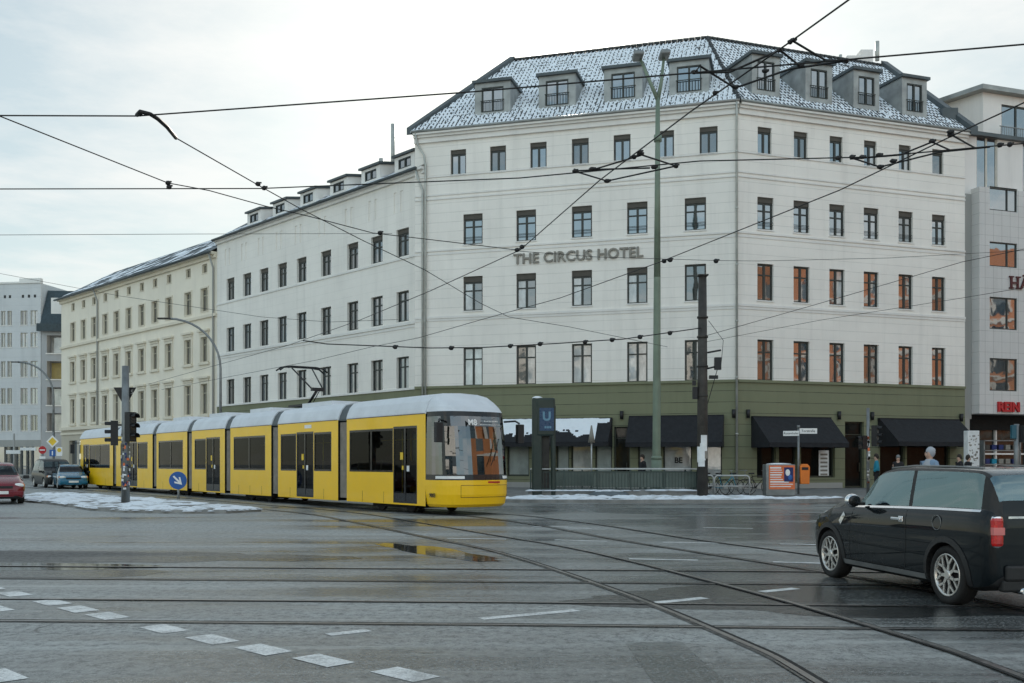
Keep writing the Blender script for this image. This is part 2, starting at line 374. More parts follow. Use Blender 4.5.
M['mast_green'] = simple('mast_green', (0.17, 0.215, 0.16), 0.5, 0.1, var=0.2, scale=1.2)
M['galv'] = simple('galvanised', (0.20, 0.21, 0.21), 0.45, 0.5, var=0.25, scale=3)
M['galv_l'] = simple('galvanised_light', (0.42, 0.43, 0.42), 0.45, 0.4, var=0.2, scale=3)
M['green_dark'] = simple('dark_green_paint', (0.018, 0.032, 0.026), 0.4)
M['green_rail'] = simple('railing_paint', (0.035, 0.055, 0.048), 0.4)
M['yellow'] = simple('tram_yellow', (0.90, 0.54, 0.004), 0.38, var=0.05, scale=0.8, coat=0.2)
M['tramroof'] = simple('tram_roof', (0.63, 0.66, 0.69), 0.45, var=0.08, scale=1.5, dirt=0.15)
M['bellow'] = simple('bellows', (0.24, 0.22, 0.19), 0.7, var=0.2, scale=5)
M['tramglass'] = clearglass('tram_glass', (0.30, 0.34, 0.31), 1.15)
M['tramblack'] = simple('tram_black', (0.012, 0.013, 0.014), 0.18)
M['tramint'] = simple('tram_interior', (0.09, 0.09, 0.085), 0.7)
M['seatcloth'] = simple('seat_cloth', (0.10, 0.07, 0.05), 0.9)
M['poleyellow'] = simple('pole_yellow', (0.75, 0.5, 0.02), 0.4)
M['lampglass'] = simple('lamp_glass', (0.75, 0.76, 0.74), 0.12)
M['cloth_white'] = simple('paper_white', (0.72, 0.73, 0.72), 0.7)
M['blue_sign'] = simple('sign_blue', (0.015, 0.10, 0.34), 0.4, var=0.06)
M['u_blue'] = simple('u_blue', (0.010, 0.05, 0.12), 0.3, var=0.1)
M['sign_white'] = simple('sign_white', (0.78, 0.78, 0.76), 0.45, var=0.05)
M['sign_yellow'] = simple('sign_yellow', (0.75, 0.50, 0.03), 0.4)
M['orange'] = simple('bin_orange', (0.80, 0.20, 0.02), 0.45, var=0.08)
M['poster'] = simple('poster_orange', (0.70, 0.17, 0.06), 0.6, var=0.2, scale=6)
M['navy'] = simple('navy', (0.02, 0.03, 0.12), 0.7)
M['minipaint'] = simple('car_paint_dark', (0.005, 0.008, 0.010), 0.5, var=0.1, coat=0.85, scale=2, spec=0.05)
M['miniroof'] = simple('car_roof_sky_sheen', (0.10, 0.11, 0.115), 0.3, 0.4, var=0.1, coat=1.0)  # black roof lightened, the sky's sheen put into its colour
M['redpaint'] = simple('car_paint_red', (0.16, 0.008, 0.016), 0.3, var=0.1, coat=0.8, spec=0.15)
M['vanpaint'] = simple('car_paint_charcoal', (0.010, 0.011, 0.011), 0.4, coat=0.25, spec=0.15)
M['bluepaint'] = simple('car_paint_blue', (0.012, 0.13, 0.22), 0.3, coat=0.8, spec=0.15)
M['plastic'] = simple('black_plastic', (0.016, 0.017, 0.018), 0.55, scale=9)
M['chrome'] = simple('chrome', (0.75, 0.75, 0.75), 0.12, 1.0, var=0.03)
M['rimsilver'] = simple('rim_silver', (0.62, 0.61, 0.58), 0.32, 0.75, var=0.06)
M['carglass'] = clearglass('car_glass', (0.66, 0.82, 0.84), 2.6, refl=(0.72, 0.95, 1.0))
M['carglass_far'] = clearglass('car_glass_far', (0.35, 0.42, 0.44), 1.35)
M['carint'] = simple('car_interior', (0.05, 0.05, 0.052), 0.8)
M['taillamp'] = simple('tail_lamp', (0.50, 0.012, 0.012), 0.12, coat=1.0, var=0.3, scale=25)
M['amber'] = simple('amber_lamp', (0.7, 0.2, 0.03), 0.2, coat=0.7)
M['wire'] = simple('wire', (0.012, 0.012, 0.012), 0.6)
M['skin'] = simple('skin', (0.50, 0.32, 0.24), 0.6)
M['hair'] = simple('hair', (0.03, 0.022, 0.016), 0.7)
M['jean'] = simple('jeans', (0.03, 0.04, 0.07), 0.9)
M['teal'] = simple('teal_jacket', (0.015, 0.22, 0.32), 0.8)
M['coat'] = simple('dark_coat', (0.018, 0.018, 0.02), 0.9)
M['hoodw'] = simple('white_hood', (0.36, 0.38, 0.41), 0.85)
M['hoodb'] = simple('light_blue_jacket', (0.20, 0.29, 0.40), 0.85)
M['brick'] = wallmat('orange_brick', (0.62, 0.25, 0.11), 0.3, 0, 0.8)
# ------------------------------------------------------------------ ground, pavements, tracks, markings
PV = 0.12
STAIR = [(1.6, 42.0), (7.4, 42.0), (7.4, 44.2), (1.6, 44.2)]      # stairwell of the underground station
def flat(mb, poly, z, holes=(), m=0):
    loops = [[V((x, y, 0)) for x, y in poly]] + [[V((x, y, 0)) for x, y in h] for h in holes]
    pts = [p for l in loops for p in l]
    b = [mb.pt((p.x, p.y, z)) for p in pts]
    for t in tessellate_polygon(loops):
        a, c, d = (pts[i] for i in t)
        n = (c - a).cross(d - a).z
        mb.idx([b[i] for i in (t if n > 0 else t[::-1])], m)
g = MB(); flat(g, [(-700, -300), (700, -300), (700, 1200), (-700, 1200)], 0, [STAIR])
tag(g.build('road', M['asphalt'], recalc=False), kind='structure')

def pavement(name, poly, holes=(), z=PV, kerb=True, mat='paving'):
    a = MB(); flat(a, poly, z, holes)
    o = a.build(name, M[mat], recalc=False); tag(o, kind='structure')
    k = MB(); n = len(poly)
    for i in range(n):
        p, q = V((*poly[i], 0)), V((*poly[(i + 1) % n], 0))
        k.face([p, q, q + V((0, 0, z)), p + V((0, 0, z))])
        d = (q - p).normalized(); nn = V((d.y, -d.x, 0))                 # inner edge stones
        k.face([p + V((0, 0, z + .004)), q + V((0, 0, z + .004)), q - nn * .14 + V((0, 0, z + .004)), p - nn * .14 + V((0, 0, z + .004))])
    tag(k.build('kerb', M['kerb'], recalc=False), kind='structure')
KERB = [(-44.0, 86.0), (-26.2, 66.5), (-14.5, 53.9), (-8.0, 46.0), (-4.2, 41.0), (-1.8, 38.6), (0.3, 37.6), (4, 37.3), (9.5, 37.5), (12.2, 38.4), (14.5, 40.3), (17.5, 42.2), (24, 44.3), (60, 56.4)]
pavement('pavement', KERB + [(66, 76), (26, 62), (12, 58), (-3, 62), (-21, 80), (-44, 104)], [STAIR])
pavement('pavement', [(-64, 100), (-49.6, 99.6), (-47.5, 101.5), (-52, 118), (-90, 118), (-90, 100)])
# stairwell down to the platforms
st = MB()
for i in range(4):
    a, b = STAIR[i], STAIR[(i + 1) % 4]
    st.face([(a[0], a[1], PV), (b[0], b[1], PV), (b[0], b[1], -4), (a[0], a[1], -4)])
st.face([(x, y, -4) for x, y in STAIR])
for i in range(14): st.box((1.6 + .15 + i * .30, 43.1, PV - .17 * (i + 1) - .5), (.30, 2.2, 1.0))
tag(st.build('stairs', M['paving']), kind='structure')
# traffic island with old snow
ISL = [(-21.6, 43.9), (-18.9, 38.6), (-15.7, 34.9), (-13.4, 31.6), (-11.6, 30.0), (-9.6, 29.35), (-8.5, 29.55), (-7.75, 30.8), (-8.6, 32.1), (-10.9, 35.2), (-13.6, 38.7), (-17.4, 43.2), (-20.6, 47.0), (-21.9, 47.2)]
pavement('traffic_island', ISL, z=0.10)

def in_poly(x, y, poly):
    c = False; n = len(poly)
    for i in range(n):
        (x1, y1), (x2, y2) = poly[i], poly[(i + 1) % n]
        if (y1 > y) != (y2 > y) and x < (x2 - x1) * (y - y1) / (y2 - y1) + x1: c = not c
    return c
def dist_edge(x, y, poly):
    d = 1e9; n = len(poly); p = V((x, y))
    for i in range(n):
        a, b = V(poly[i]), V(poly[(i + 1) % n]); t = max(0, min(1, (p - a).dot(b - a) / max(1e-9, (b - a).length_squared)))
        d = min(d, (p - a - t * (b - a)).length)
    return d
from mathutils import noise as mnoise
def snow_patch(poly, z, step, thick, hole=0.45, seed=0.0, edge=0.5, cuts=()):
    xs = [p[0] for p in poly]; ys = [p[1] for p in poly]; b = MB(); ids = {}
    def h(x, y):
        n = mnoise.fractal(V((x * .9 + seed, y * .9, seed)), 0.9, 2.0, 4) * .5 + .5 + .25 * mnoise.noise(V((x * 3, y * 3, 5 + seed)))
        if not in_poly(x, y, poly) or any(in_poly(x, y, c) for c in cuts): return -0.08
        e = min(1, dist_edge(x, y, poly) / edge)
        return (n - hole) * thick * 2.2 * (0.25 + .75 * e)
    nx, ny = int((max(xs) - min(xs)) / step) + 2, int((max(ys) - min(ys)) / step) + 2
    H = {}
    for i in range(nx + 1):
        for j in range(ny + 1): H[i, j] = h(min(xs) + (i - .5) * step, min(ys) + (j - .5) * step)
    for i in range(nx):
        for j in range(ny):
            q = [(i, j), (i + 1, j), (i + 1, j + 1), (i, j + 1)]
            if max(H[k] for k in q) <= 0: continue
            f = []
            for k in q:
                if k not in ids: ids[k] = b.pt((min(xs) + (k[0] - .5) * step, min(ys) + (k[1] - .5) * step, z + max(H[k], -.03)))
                f.append(ids[k])
            b.idx(f, 0, True)
    return b
o = snow_patch(ISL, 0.104, 0.09, 0.09, 0.47, 3.0).build('snow', M['snow'], recalc=False); tag(o, 'old snow lying in crusts on the traffic island', 'snow', kind='stuff')
sn = [(-1.2, 38.5), (0.6, 37.8), (4, 37.5), (9.4, 37.7), (12.0, 38.6), (13.6, 40.3), (12.4, 40.5), (9.6, 39.6), (8.0, 41.5), (0.4, 41.4), (-.4, 39.6)]
o = snow_patch(sn, PV + .004, 0.09, 0.10, 0.37, 11.0).build('snow', M['snow'], recalc=False); tag(o, 'strip of old snow along the kerb before the subway railing', 'snow', kind='stuff')

def catmull(pts, k=10):
    P = [V(p) for p in pts]; P = [P[0] * 2 - P[1]] + P + [P[-1] * 2 - P[-2]]; out = []
    for i in range(1, len(P) - 2):
        for j in range(k):
            t = j / k; a, b, c, d = P[i - 1], P[i], P[i + 1], P[i + 2]
            out.append(0.5 * ((2 * b) + (c - a) * t + (2 * a - 5 * b + 4 * c - d) * t * t + (3 * b - a - 3 * c + d) * t ** 3))
    out.append(P[-2]); return out
def offset(path, d):
    out = []
    for i, p in enumerate(path):
        t = (path[min(i + 1, len(path) - 1)] - path[max(i - 1, 0)]).normalized(); out.append(p + V((-t.y, t.x)) * d)
    return out
def strip(mb, path, o0, o1, z, m=0):
    a, b = offset(path, o0), offset(path, o1)
    A = [mb.pt((p.x, p.y, z)) for p in a]; B = [mb.pt((p.x, p.y, z)) for p in b]
    for i in range(len(A) - 1): mb.idx([A[i], A[i + 1], B[i + 1], B[i]], m)
def track(path, dz, gauge=1.435, bed=True):
    t = MB()
    for s in (-1, 1):
        c = s * (gauge / 2 + .03)
        strip(t, path, c - .062, c + .062, .004 + dz, 2)
        strip(t, path, c - .028, c + .028, .0085 + dz, 0)
        strip(t, path, c - s * .028, c - s * .068, .0085 + dz, 1)
    o = t.build('tram_track', [M['rail'], M['groove'], M['asphalt_joint']], recalc=False)
    for p in o.data.polygons:
        if p.normal.z < 0: p.flip()
    tag(o, kind='structure')
TRC = catmull([(2.95, 2.5), (2.82, 6.9), (2.62, 8.6), (1.92, 11.9), (.47, 16.9), (-1.4, 21.1), (-3.4, 25.6), (-5.9, 30.4), (-11.9, 38.4), (-35.3, 69.6)], 14)
TRT = catmull([(6.6, 2.5), (6.5, 5), (6.3, 8), (5.8, 11), (5.0, 13.8), (3.8, 16.9), (2.75, 19.6), (1.3, 24.2), (-.3, 27.86), (-1.54, 29.52), (-7.54, 37.52), (-33, 71.5)], 14)
TRA = [V((-60, 9.95 + .06 * 60 - .4)), V((-8, 10.35)), V((0, 9.95)), V((40, 7.4))]
TRB = [V((-60, 17.2)), V((-8, 13.75)), V((0, 13.25)), V((40, 10.6))]
track(TRA, 0.0); track(TRB, 0.0015); track(TRC, 0.004); track(TRT, 0.0055)

mk = MB()
def dash(p0, p1, w=0.12, z=.0034):
    a, b = V(p0[:2]), V(p1[:2]); d = (b - a).normalized(); n = V((-d.y, d.x)) * w / 2
    mk.face([(*(a - n), z), (*(b - n), z), (*(b + n), z), (*(a + n), z)])
for (a, b, c, d) in ((481, 619, 577, 610.5), (655, 603, 705, 598), (761, 592, 796, 588.5), (328, 635, 369, 630.5), (629, 559, 698, 560.3), (663, 542.3, 720, 543.2),
                     (773, 562, 825, 563.5), (555, 540, 608, 541.5), (703, 527.6, 753, 528.6), (780, 544, 830, 545), (447, 538.5, 506, 539.3), (564, 528, 592, 528.6), (533, 526.5, 568, 527)):
    dash(gnd(a, b), gnd(c, d), 0.14)
u = V((.71, -.705)); nrm = V((.66, .75))
for px, py in ((-38, 583), (-12, 588), (14, 594), (52, 602.6), (78, 609.3), (107, 616), (164, 629), (212, 639.5), (263, 649.7), (323, 660.5), (405, 674.5), (520, 697)):
    p = gnd(px, py); a = V(p[:2]) - u * .24; b = V(p[:2]) + u * .24
    dash(a, b, 0.25)
for px, py in ((-6, 609), (-2, 676)):
    p = gnd(px, py); dash(V(p[:2]) - u * .24, V(p[:2]) + u * .24, 0.25)
o = mk.build('road_marking', M['marking'], recalc=False); tag(o, kind='structure')
for p in o.data.polygons:
    if p.normal.z < 0: p.flip()
# darker repair patches and puddles
pt = MB()
def ground_poly(mb, pts, z, m=0):
    q = [gnd(*p) for p in pts]; P = [(p.x, p.y, z) for p in q]
    n = (V(P[1]) - V(P[0])).cross(V(P[2]) - V(P[0])).z
    mb.face(P if n > 0 else P[::-1], m)
ground_poly(pt, [(625, 643), (680, 641), (735, 690), (660, 692)], .002)
ground_poly(pt, [(830, 590), (1100, 592), (1150, 612), (850, 606)], .0024)
tag(pt.build('road', M['patch'], recalc=False), kind='structure')
PD = MB()
def puddle(cx, cy, rx, ry, seed, n=90, rot=0.0, pd=None, z=.003):
    pd = pd or PD
    pts = []
    for i in range(n):
        a = 2 * math.pi * i / n; k = 1 + .35 * mnoise.noise(V((math.cos(a) * 1.6, math.sin(a) * 1.6, seed))) + .12 * mnoise.noise(V((math.cos(a) * 5, math.sin(a) * 5, seed)))
        x, y = rx * k * math.cos(a), ry * k * math.sin(a)
        pts.append((cx + x * math.cos(rot) - y * math.sin(rot), cy + x * math.sin(rot) + y * math.cos(rot), z))
    pd.face(pts)
q = gnd(438, 552); puddle(q.x, q.y, .42, 1.9, 2.0, rot=.55)
q = gnd(-20, 567); puddle(q.x, q.y, 2.6, .55, 5.0)
tag(PD.build('puddle', M['puddle'], recalc=False), 'shallow puddle on the wet road mirroring the tram', 'puddle', kind='structure')

ws_ = MB()
for px_, py_, rx, ry, sd_ in ((30, 556, 3.4, 1.25, 7.0), (165, 557, 2.6, .75, 9.0), (-60, 572, 3.0, .8, 12.0), (880, 600, 3.0, 1.2, 17.0)):
    q = gnd(px_, py_); puddle(q.x, q.y, rx, ry, sd_, pd=ws_, z=.0018 + .0001 * len(ws_.f), rot=-.08)
tag(ws_.build('road', M['wetstain'], recalc=False), kind='structure')

# ------------------------------------------------------------------ facades
class Fac:
    def __init__(s, a, b):
        s.P = V((a[0], a[1], 0)); q = V((b[0], b[1], 0)); s.w = (q - s.P).length; s.u = (q - s.P) / s.w; s.n = V((s.u.y, -s.u.x, 0))
    def p(s, a, z, d=0.0): return s.P + s.u * a + s.n * d + V((0, 0, z))
    def hit(s, px, py, d=0.0):
        r = V(((px - CX) / FPX, 1, (HZ - py) / FPX)); o = V((0, 0, CAMH)); P = s.P + s.n * d
        t = (P - o).dot(s.n) / r.dot(s.n); h = o + r * t
        return (h - P).dot(s.u), h.z
    def S(s, px, d=0.0): return s.hit(px, 300, d)[0]
    def box(s, mb, a0, a1, z0, z1, d0, d1, m=0):
        mb.box8([s.p(a0, z0, d1), s.p(a1, z0, d1), s.p(a1, z0, d0), s.p(a0, z0, d0), s.p(a0, z1, d1), s.p(a1, z1, d1), s.p(a1, z1, d0), s.p(a0, z1, d0)], m)
    def quad(s, mb, a0, a1, z0, z1, d, m=0): mb.face([s.p(a0, z0, d), s.p(a1, z0, d), s.p(a1, z1, d), s.p(a0, z1, d)], m)

def wall(mb, F, s0, s1, z0, z1, ops=(), rec=0.18, m=0, mr=None):
    ops = [o for o in ops if o[2] < z1 - .01 and o[3] > z0 + .01]
    cs = sorted({s0, s1, *[min(max(o[i], s0), s1) for o in ops for i in (0, 1)]}); cz = sorted({z0, z1, *[min(max(o[i], z0), z1) for o in ops for i in (2, 3)]})
    for i in range(len(cs) - 1):
        for j in range(len(cz) - 1):
            a, z = (cs[i] + cs[i + 1]) / 2, (cz[j] + cz[j + 1]) / 2
            if cs[i + 1] - cs[i] < 1e-4 or cz[j + 1] - cz[j] < 1e-4: continue
            if any(o[0] < a < o[1] and o[2] < z < o[3] for o in ops): continue
            F.quad(mb, cs[i], cs[i + 1], cz[j], cz[j + 1], 0, m)
    mr = m if mr is None else mr
    for o in ops:
        a, b, c, d = o[:4]; r = o[4] if len(o) > 4 else rec
        for q in (((a, c, 0), (a, d, 0), (a, d, -r), (a, c, -r)), ((b, c, 0), (b, c, -r), (b, d, -r), (b, d, 0)),
                  ((a, d, 0), (b, d, 0), (b, d, -r), (a, d, -r)), ((a, c, 0), (a, c, -r), (b, c, -r), (b, c, 0))):
            mb.face([F.p(*t) for t in q], mr)

def window(root, F, a0, a1, z0, z1, style='cross', pane='pane', frame='frame', d=-.16, sill='trimw', fw=.09, surround=None):
    q_ = random.random()
    if pane == 'pane' and q_ < .22: pane = 'pane2'
    elif pane == 'pane' and q_ < .30 and 'halfcurtain' not in style: style += ' halfcurtain'
    f = MB(root); w = F.box; h = z1 - z0
    zt = z1
    if 'shutter' in style:
        zt = z1 - .16 * h; w(f, a0 + .002, a1 - .002, zt, z1 - .002, d - .02, d + .07, 1)
    w(f, a0, a0 + fw, z0, zt, d - .04, d + .03); w(f, a1 - fw, a1, z0, zt, d - .04, d + .03)
    w(f, a0 + fw, a1 - fw, z0, z0 + fw, d - .04, d + .03); w(f, a0 + fw, a1 - fw, zt - fw, zt, d - .04, d + .03)
    mid = (a0 + a1) / 2
    if 'trans' in style or 'cross' in style:
        tz = z0 + (zt - z0) * .70; w(f, a0 + fw, a1 - fw, tz - .035, tz + .035, d - .035, d + .034)
    if 'two' in style or 'cross' in style:
        w(f, mid - .06, mid + .06, z0 + fw, zt - fw, d - .035, d + .037)
    if 'three' in style:
        x = a0 + (a1 - a0) * .66; w(f, x - .04, x + .04, z0 + fw, zt - fw, d - .035, d + .037)
    if 'bar' in style:
        for k in (.16, .24): w(f, a0 + .01, a1 - .01, z0 + k * h, z0 + k * h + .025, d + .10, d + .125)
    o = f.build('window', [M[frame], M['shutter']], root)
    p = MB(root)
    if 'halfcurtain' in style:
        c0, c1 = (a0 + fw, mid - .04) if random.random() < .5 else (mid + .04, a1 - fw)
        F.quad(p, a0 + fw / 2, a1 - fw / 2, z0 + fw / 2, zt - fw / 2, d - .01, 0); F.quad(p, c0, c1, z0 + fw, zt - fw, d - .006, 1)
        p.build('pane', [M[pane], M['curtain']], o, recalc=False)
    else:
        F.quad(p, a0 + fw / 2, a1 - fw / 2, z0 + fw / 2, zt - fw / 2, d - .01); p.build('pane', M[pane], o, recalc=False)
    if sill:
        s = MB(root); w(s, a0 - .04, a1 + .04, z0 - .055, z0 + .012, -.12, .05); s.build('sill', M[sill], o)
    return o

def rowz(F, s_px, top, bot): return F.hit(s_px, bot)[1], F.hit(s_px, top)[1]

# ------------------------------------------------------------------ the hotel on the corner
C0 = (12.03, 53.0)
F1 = Fac((-5.06, 57.9), C0); F2 = Fac(C0, (26.35, 57.95))
hotel = thing('hotel', 'white corner hotel with green ground floor, black awnings and snowy tiled roof', 'hotel', (12.03, 53, 0))
ZG, ZC = 5.93, 20.35
H = hotel
ops1, ops2, win = [], [], []
def add(F, ops, xa, xb, zz, style, pane='pane', **k):
    a, b = F.S(xa), F.S(xb); o = (a, b, zz[0], zz[1]); ops.append(o); win.append((F, o, style, pane, k))
zA, zB, zCc, zD = rowz(F1, 458, 149.6, 175), rowz(F1, 473, 213.8, 244.5), rowz(F1, 473, 276.2, 310.8), rowz(F1, 473, 347.3, 386)
for xa, xb in ((450.6, 466), (490, 505.9), (530.2, 546.6), (571.8, 588.7), (613.6, 630.5), (656, 674), (699.6, 717.6)): add(F1, ops1, xa, xb, zA, 'shutter two', 'pane')
X1 = ((463.3, 482.6), (516.3, 536), (571.8, 592), (627, 647.5), (684.7, 706))
for i, (xa, xb) in enumerate(X1):
    add(F1, ops1, xa, xb, zB, 'shutter cross bar', 'pane')
    add(F1, ops1, xa, xb, zCc, 'cross' if i == 4 else 'shutter cross halfcurtain', 'pane2' if i else 'pane')
    add(F1, ops1, xa, xb, zD, 'cross halfcurtain', 'curtain' if i in (0, 2, 3) else 'pane2')
X2 = ((757.4, 773.5), (793.6, 809.5), (829.4, 844.6), (863.8, 878.6), (898.6, 912.8), (932, 945.4))
for i, (xa, xb) in enumerate(X2):
    add(F2, ops2, xa + .3, xb - 2, zA, 'shutter' if i == 5 else 'shutter two', 'pane')
    add(F2, ops2, xa, xb, zB, 'shutter cross bar', 'pane'); add(F2, ops2, xa, xb, zCc, 'cross', 'pane'); add(F2, ops2, xa, xb, zD, 'cross', 'pane' if i % 3 else 'pane2')
# ground floor openings: (pixel left, right, bottom z, top z)
G1 = [(507, 529, .75, 3.35), (556, 569, .75, 3.35), (571, 592, .75, 3.35), (595, 612, .75, 3.35), (614, 630, .12, 3.5), (638, 659, .75, 3.35), (663, 692, .75, 3.35), (704, 722, .75, 3.35)]
G2 = [(757, 776, .7, 3.35), (779, 797, .12, 3.35), (801, 835, .7, 3.35), (845, 864, .12, 3.8), (880, 905, .5, 3.3), (907, 930, .12, 3.3), (933, 950, .5, 3.3)]
g1 = [(F1.S(a), F1.S(b), c, d, .35) for a, b, c, d in G1]; g2 = [(F2.S(a), F2.S(b), c, d, .35) for a, b, c, d in G2]
w = MB(H)
wall(w, F1, -.62, F1.w, ZG, ZC, ops1); wall(w, F2, 0, F2.w, ZG, ZC, ops2)
def back(F, t, z): return lambda s: F.p(s, z, -t)
EL, ER = F1.p(-.62, 0), F2.p(F2.w, 0)
SIN = V((-.69, .72, 0)) * 9                                   # side walls
for z0, z1 in ((.0, ZC),):
    a = EL; b = F1.p(-.62, 0, -14); w.face([a, b, b + V((0, 0, z1)), a + V((0, 0, z1))])
    a = ER; b = F2.p(F2.w, 0, -14.5); w.face([a, b, b + V((0, 0, z1)), a + V((0, 0, z1))])
    a = F1.p(-.62, 0, -14); b = F2.p(F2.w, 0, -14.5); w.face([a, b, b + V((0, 0, z1)), a + V((0, 0, z1))])
w.build('wall', M['white'], H, recalc=False)
w = MB(H); wall(w, F1, -.62, F1.w, 0.0, ZG, g1, m=0); wall(w, F2, 0, F2.w, 0.0, ZG, g2, m=0)
w.build('ground_floor_wall', M['olive'], H, recalc=False)
for F, o, st_, pn, k in win: window(H, F, *o, style=st_, pane=pn, **k)
# string courses, cornice, capping of the green floor
sc = MB(H)
for z, d, hh in ((F1.hit(430, 319)[1], .07, .13), (F1.hit(430, 321.5)[1], .035, .16), (F1.hit(430, 252)[1], .06, .10), (F1.hit(430, 255.5)[1], .03, .12), (F1.hit(430, 196.5)[1], .05, .09), (F1.hit(430, 200.5)[1], .05, .09), (F1.hit(430, 178)[1], .05, .08)):
    F1.box(sc, -.62, F1.w + d * .3, z, z + hh, .002, d); F2.box(sc, -d * .3 + .004, F2.w, z, z + hh, .002, d)
sc.build('string_course', M['trimw'], H)
sc = MB(H)
for F, e0, e1 in ((F1, -.62, .02), (F2, 0, .02)):
    F.box(sc, e0 + .0, F.w + e1, ZC - .28, ZC, .003, .14, 0); F.box(sc, e0, F.w + .05, ZC + .001, ZC + .14, .003, .26, 0); F.box(sc, e0, F.w + .08, ZC + .142, ZC + .28, -.3, .40, 0)
sc.build('cornice', M['trimw'], H)
cp = MB(H)
F1.box(cp, -.62, F1.w + .03, ZG - .12, ZG + .02, .002, .09); F2.box(cp, 0.0, F2.w, ZG - .121, ZG + .019, .002, .09); cp.build('ledge', M['olive'], H)
# gutter and downpipes
gt = MB(H)
gt.tube([F1.p(-.7, ZC + .33, .42), F1.p(F1.w + .12, ZC + .33, .42)], .075, 8); gt.tube([F2.p(-.1, ZC + .335, .42), F2.p(F2.w, ZC + .335, .42)], .075, 8)
gt.build('gutter', M['zinc'], H)
dp = MB(H); x = F1.S(738.5)
dp.tube([F1.p(F1.w - .05, ZC + .3, .40), F1.p(F1.w - .06, ZC - .5, .12), F1.p(F1.w - .06, .12, .12)], .065, 8)
for z in (3, 6, 9, 12, 15, 18): dp.lathe([(.085, 0), (.085, .09)], F1.p(F1.w - .06, z, .12), n=10)
dp.build('downpipe', M['pipe'], H)
dp = MB(H); dp.tube([F1.p(-.45, ZC + .3, .4), F1.p(-.4, ZC - .35, .15), F1.p(.0, ZC - 1.0, .14), F1.p(.08, ZC - 1.6, .13), F1.p(.08, .12, .13)], .06, 8)
dp.build('downpipe', M['pipe'], H)
# lettering
lt = MB(H); a, z = F1.hit(514, 262); b, z2 = F1.hit(643, 257)
text_into(lt, 'THE CIRCUS HOTEL', .80, F1.p((a + b) / 2, F1.hit(578, 260.5)[1], .06), F1.u, V((0, 0, 1)), F1.n, .05, spacing=1.03, bold=.016)
l_o = lt.build('lettering', M['letter'], H)
# --- roof
K, TR = .875, 7.22
def roofpt(F, s, t, lift=0.0):                              # a point on the roof slope above facade F, t metres behind it
    return F.p(s, ZC + .30 + K * (t + .42), -t) + V((0, 0, lift))
RL = V((.20, 63.95)); b1 = F1.u; ridge_c = V((11.86, 60.56))
def st_of(F, p): q = V((p[0], p[1], 0)) - F.P; return q.dot(F.u), -q.dot(F.n)
s_l, t_l = st_of(F1, RL); s_c, t_c = st_of(F1, ridge_c); s_c2, t_c2 = st_of(F2, ridge_c)
polyA = [(-.75, -.42), (F1.w + .10, -.42), (s_c, t_c), (s_l, t_c)]
polyB = [(-.10, -.42), (F2.w, -.42), (F2.w, t_c2), (s_c2, t_c2)]
rf = MB(H)
for F, P in ((F1, polyA), (F2, polyB)): rf.face([roofpt(F, s, t, -.05) for s, t in P])
bl = F1.p(-.75, ZC + .25, -14); br = F2.p(F2.w, ZC + .25, -14.5); rl = roofpt(F1, s_l, t_c, -.05); rc = roofpt(F1, s_c, t_c, -.05); rr = roofpt(F2, F2.w, t_c2, -.05); mid = (bl + br) / 2
rf.face([roofpt(F1, -.75, -.42, -.05), rl, bl]); rf.face([rl, rc, mid, bl]); rf.face([rc, rr, br, mid]); rf.face([roofpt(F2, F2.w, -.42, -.05), br, rr])
ro = rf.build('roof', M['slate'], H, recalc=False)
def tiles(F, P, tw, th, side):
    b = MB(H); prof = ((0, .0), (.34, .0), (.54, .06), (.76, .06), (.95, .0), (1.0, 0)) if side == 3 else ((0, 0), (.22, .0), (.37, .055), (.60, .055), (.80, .0), (1.0, 0))
    ns = int((max(p[0] for p in P) - min(p[0] for p in P)) / tw) + 1; s_min = min(p[0] for p in P); nt = int((max(p[1] for p in P) + .42) / th) + 1
    sl = math.sqrt(1 + K * K)
    for j in range(nt):
        for i in range(ns):
            s, t = s_min + i * tw, -.42 + j * th
            if not in_poly(s + tw / 2, t + th / 2, P): continue
            clear = mnoise.noise(V((s * .5, t * .5, 3.3))) > .52
            low = .10 if t > .7 else .34
            for k in range(5):
                a, b_ = prof[k], prof[k + 1]
                for h0, h1 in ((0.0, .42), (.42, 1.0)):            # snow clings to the lower part of each tile, the upper flank shows bare clay
                    bare = k == side and (h0 > 0 or random.random() < low)
                    dark = (bare and random.random() < .95) or random.random() < (.012 + (.35 if clear else 0) + (low * .35 if k == 2 else 0))
                    p = [(s + a[0] * tw, t + h0 * th, a[1] + .04 * (1 - h0)), (s + b_[0] * tw, t + h0 * th, b_[1] + .04 * (1 - h0)), (s + b_[0] * tw, t + h1 * th, b_[1] + .04 * (1 - h1)), (s + a[0] * tw, t + h1 * th, a[1] + .04 * (1 - h1))]
                    b.face([roofpt(F, q[0], q[1], q[2]) for q in p], 1 if dark else 0)
                p = [(s + a[0] * tw, t, a[1] + .04), (s + b_[0] * tw, t, b_[1] + .04)]
                b.face([roofpt(F, p[0][0], t, -.02), roofpt(F, p[1][0], t, -.02), roofpt(F, p[1][0], t, p[1][2]), roofpt(F, p[0][0], t, p[0][2])], 1 if random.random() < (.22 if k != side else .7) else 0)
    return b.build('roof_tiles', [M['snow_roof'], M['tile_dark']], ro, recalc=False)
tiles(F1, polyA, .25, .34, 3); tiles(F2, polyB, .25, .34, 1)
hp = MB(H)
def cap(p, q, r=.11, m=0, n=26):
    p, q = V(p), V(q)
    for i in range(n):
        a, b = p.lerp(q, i / n), p.lerp(q, (i + .92) / n); hp.tube([a, b], [r, r * .86], 8, m)
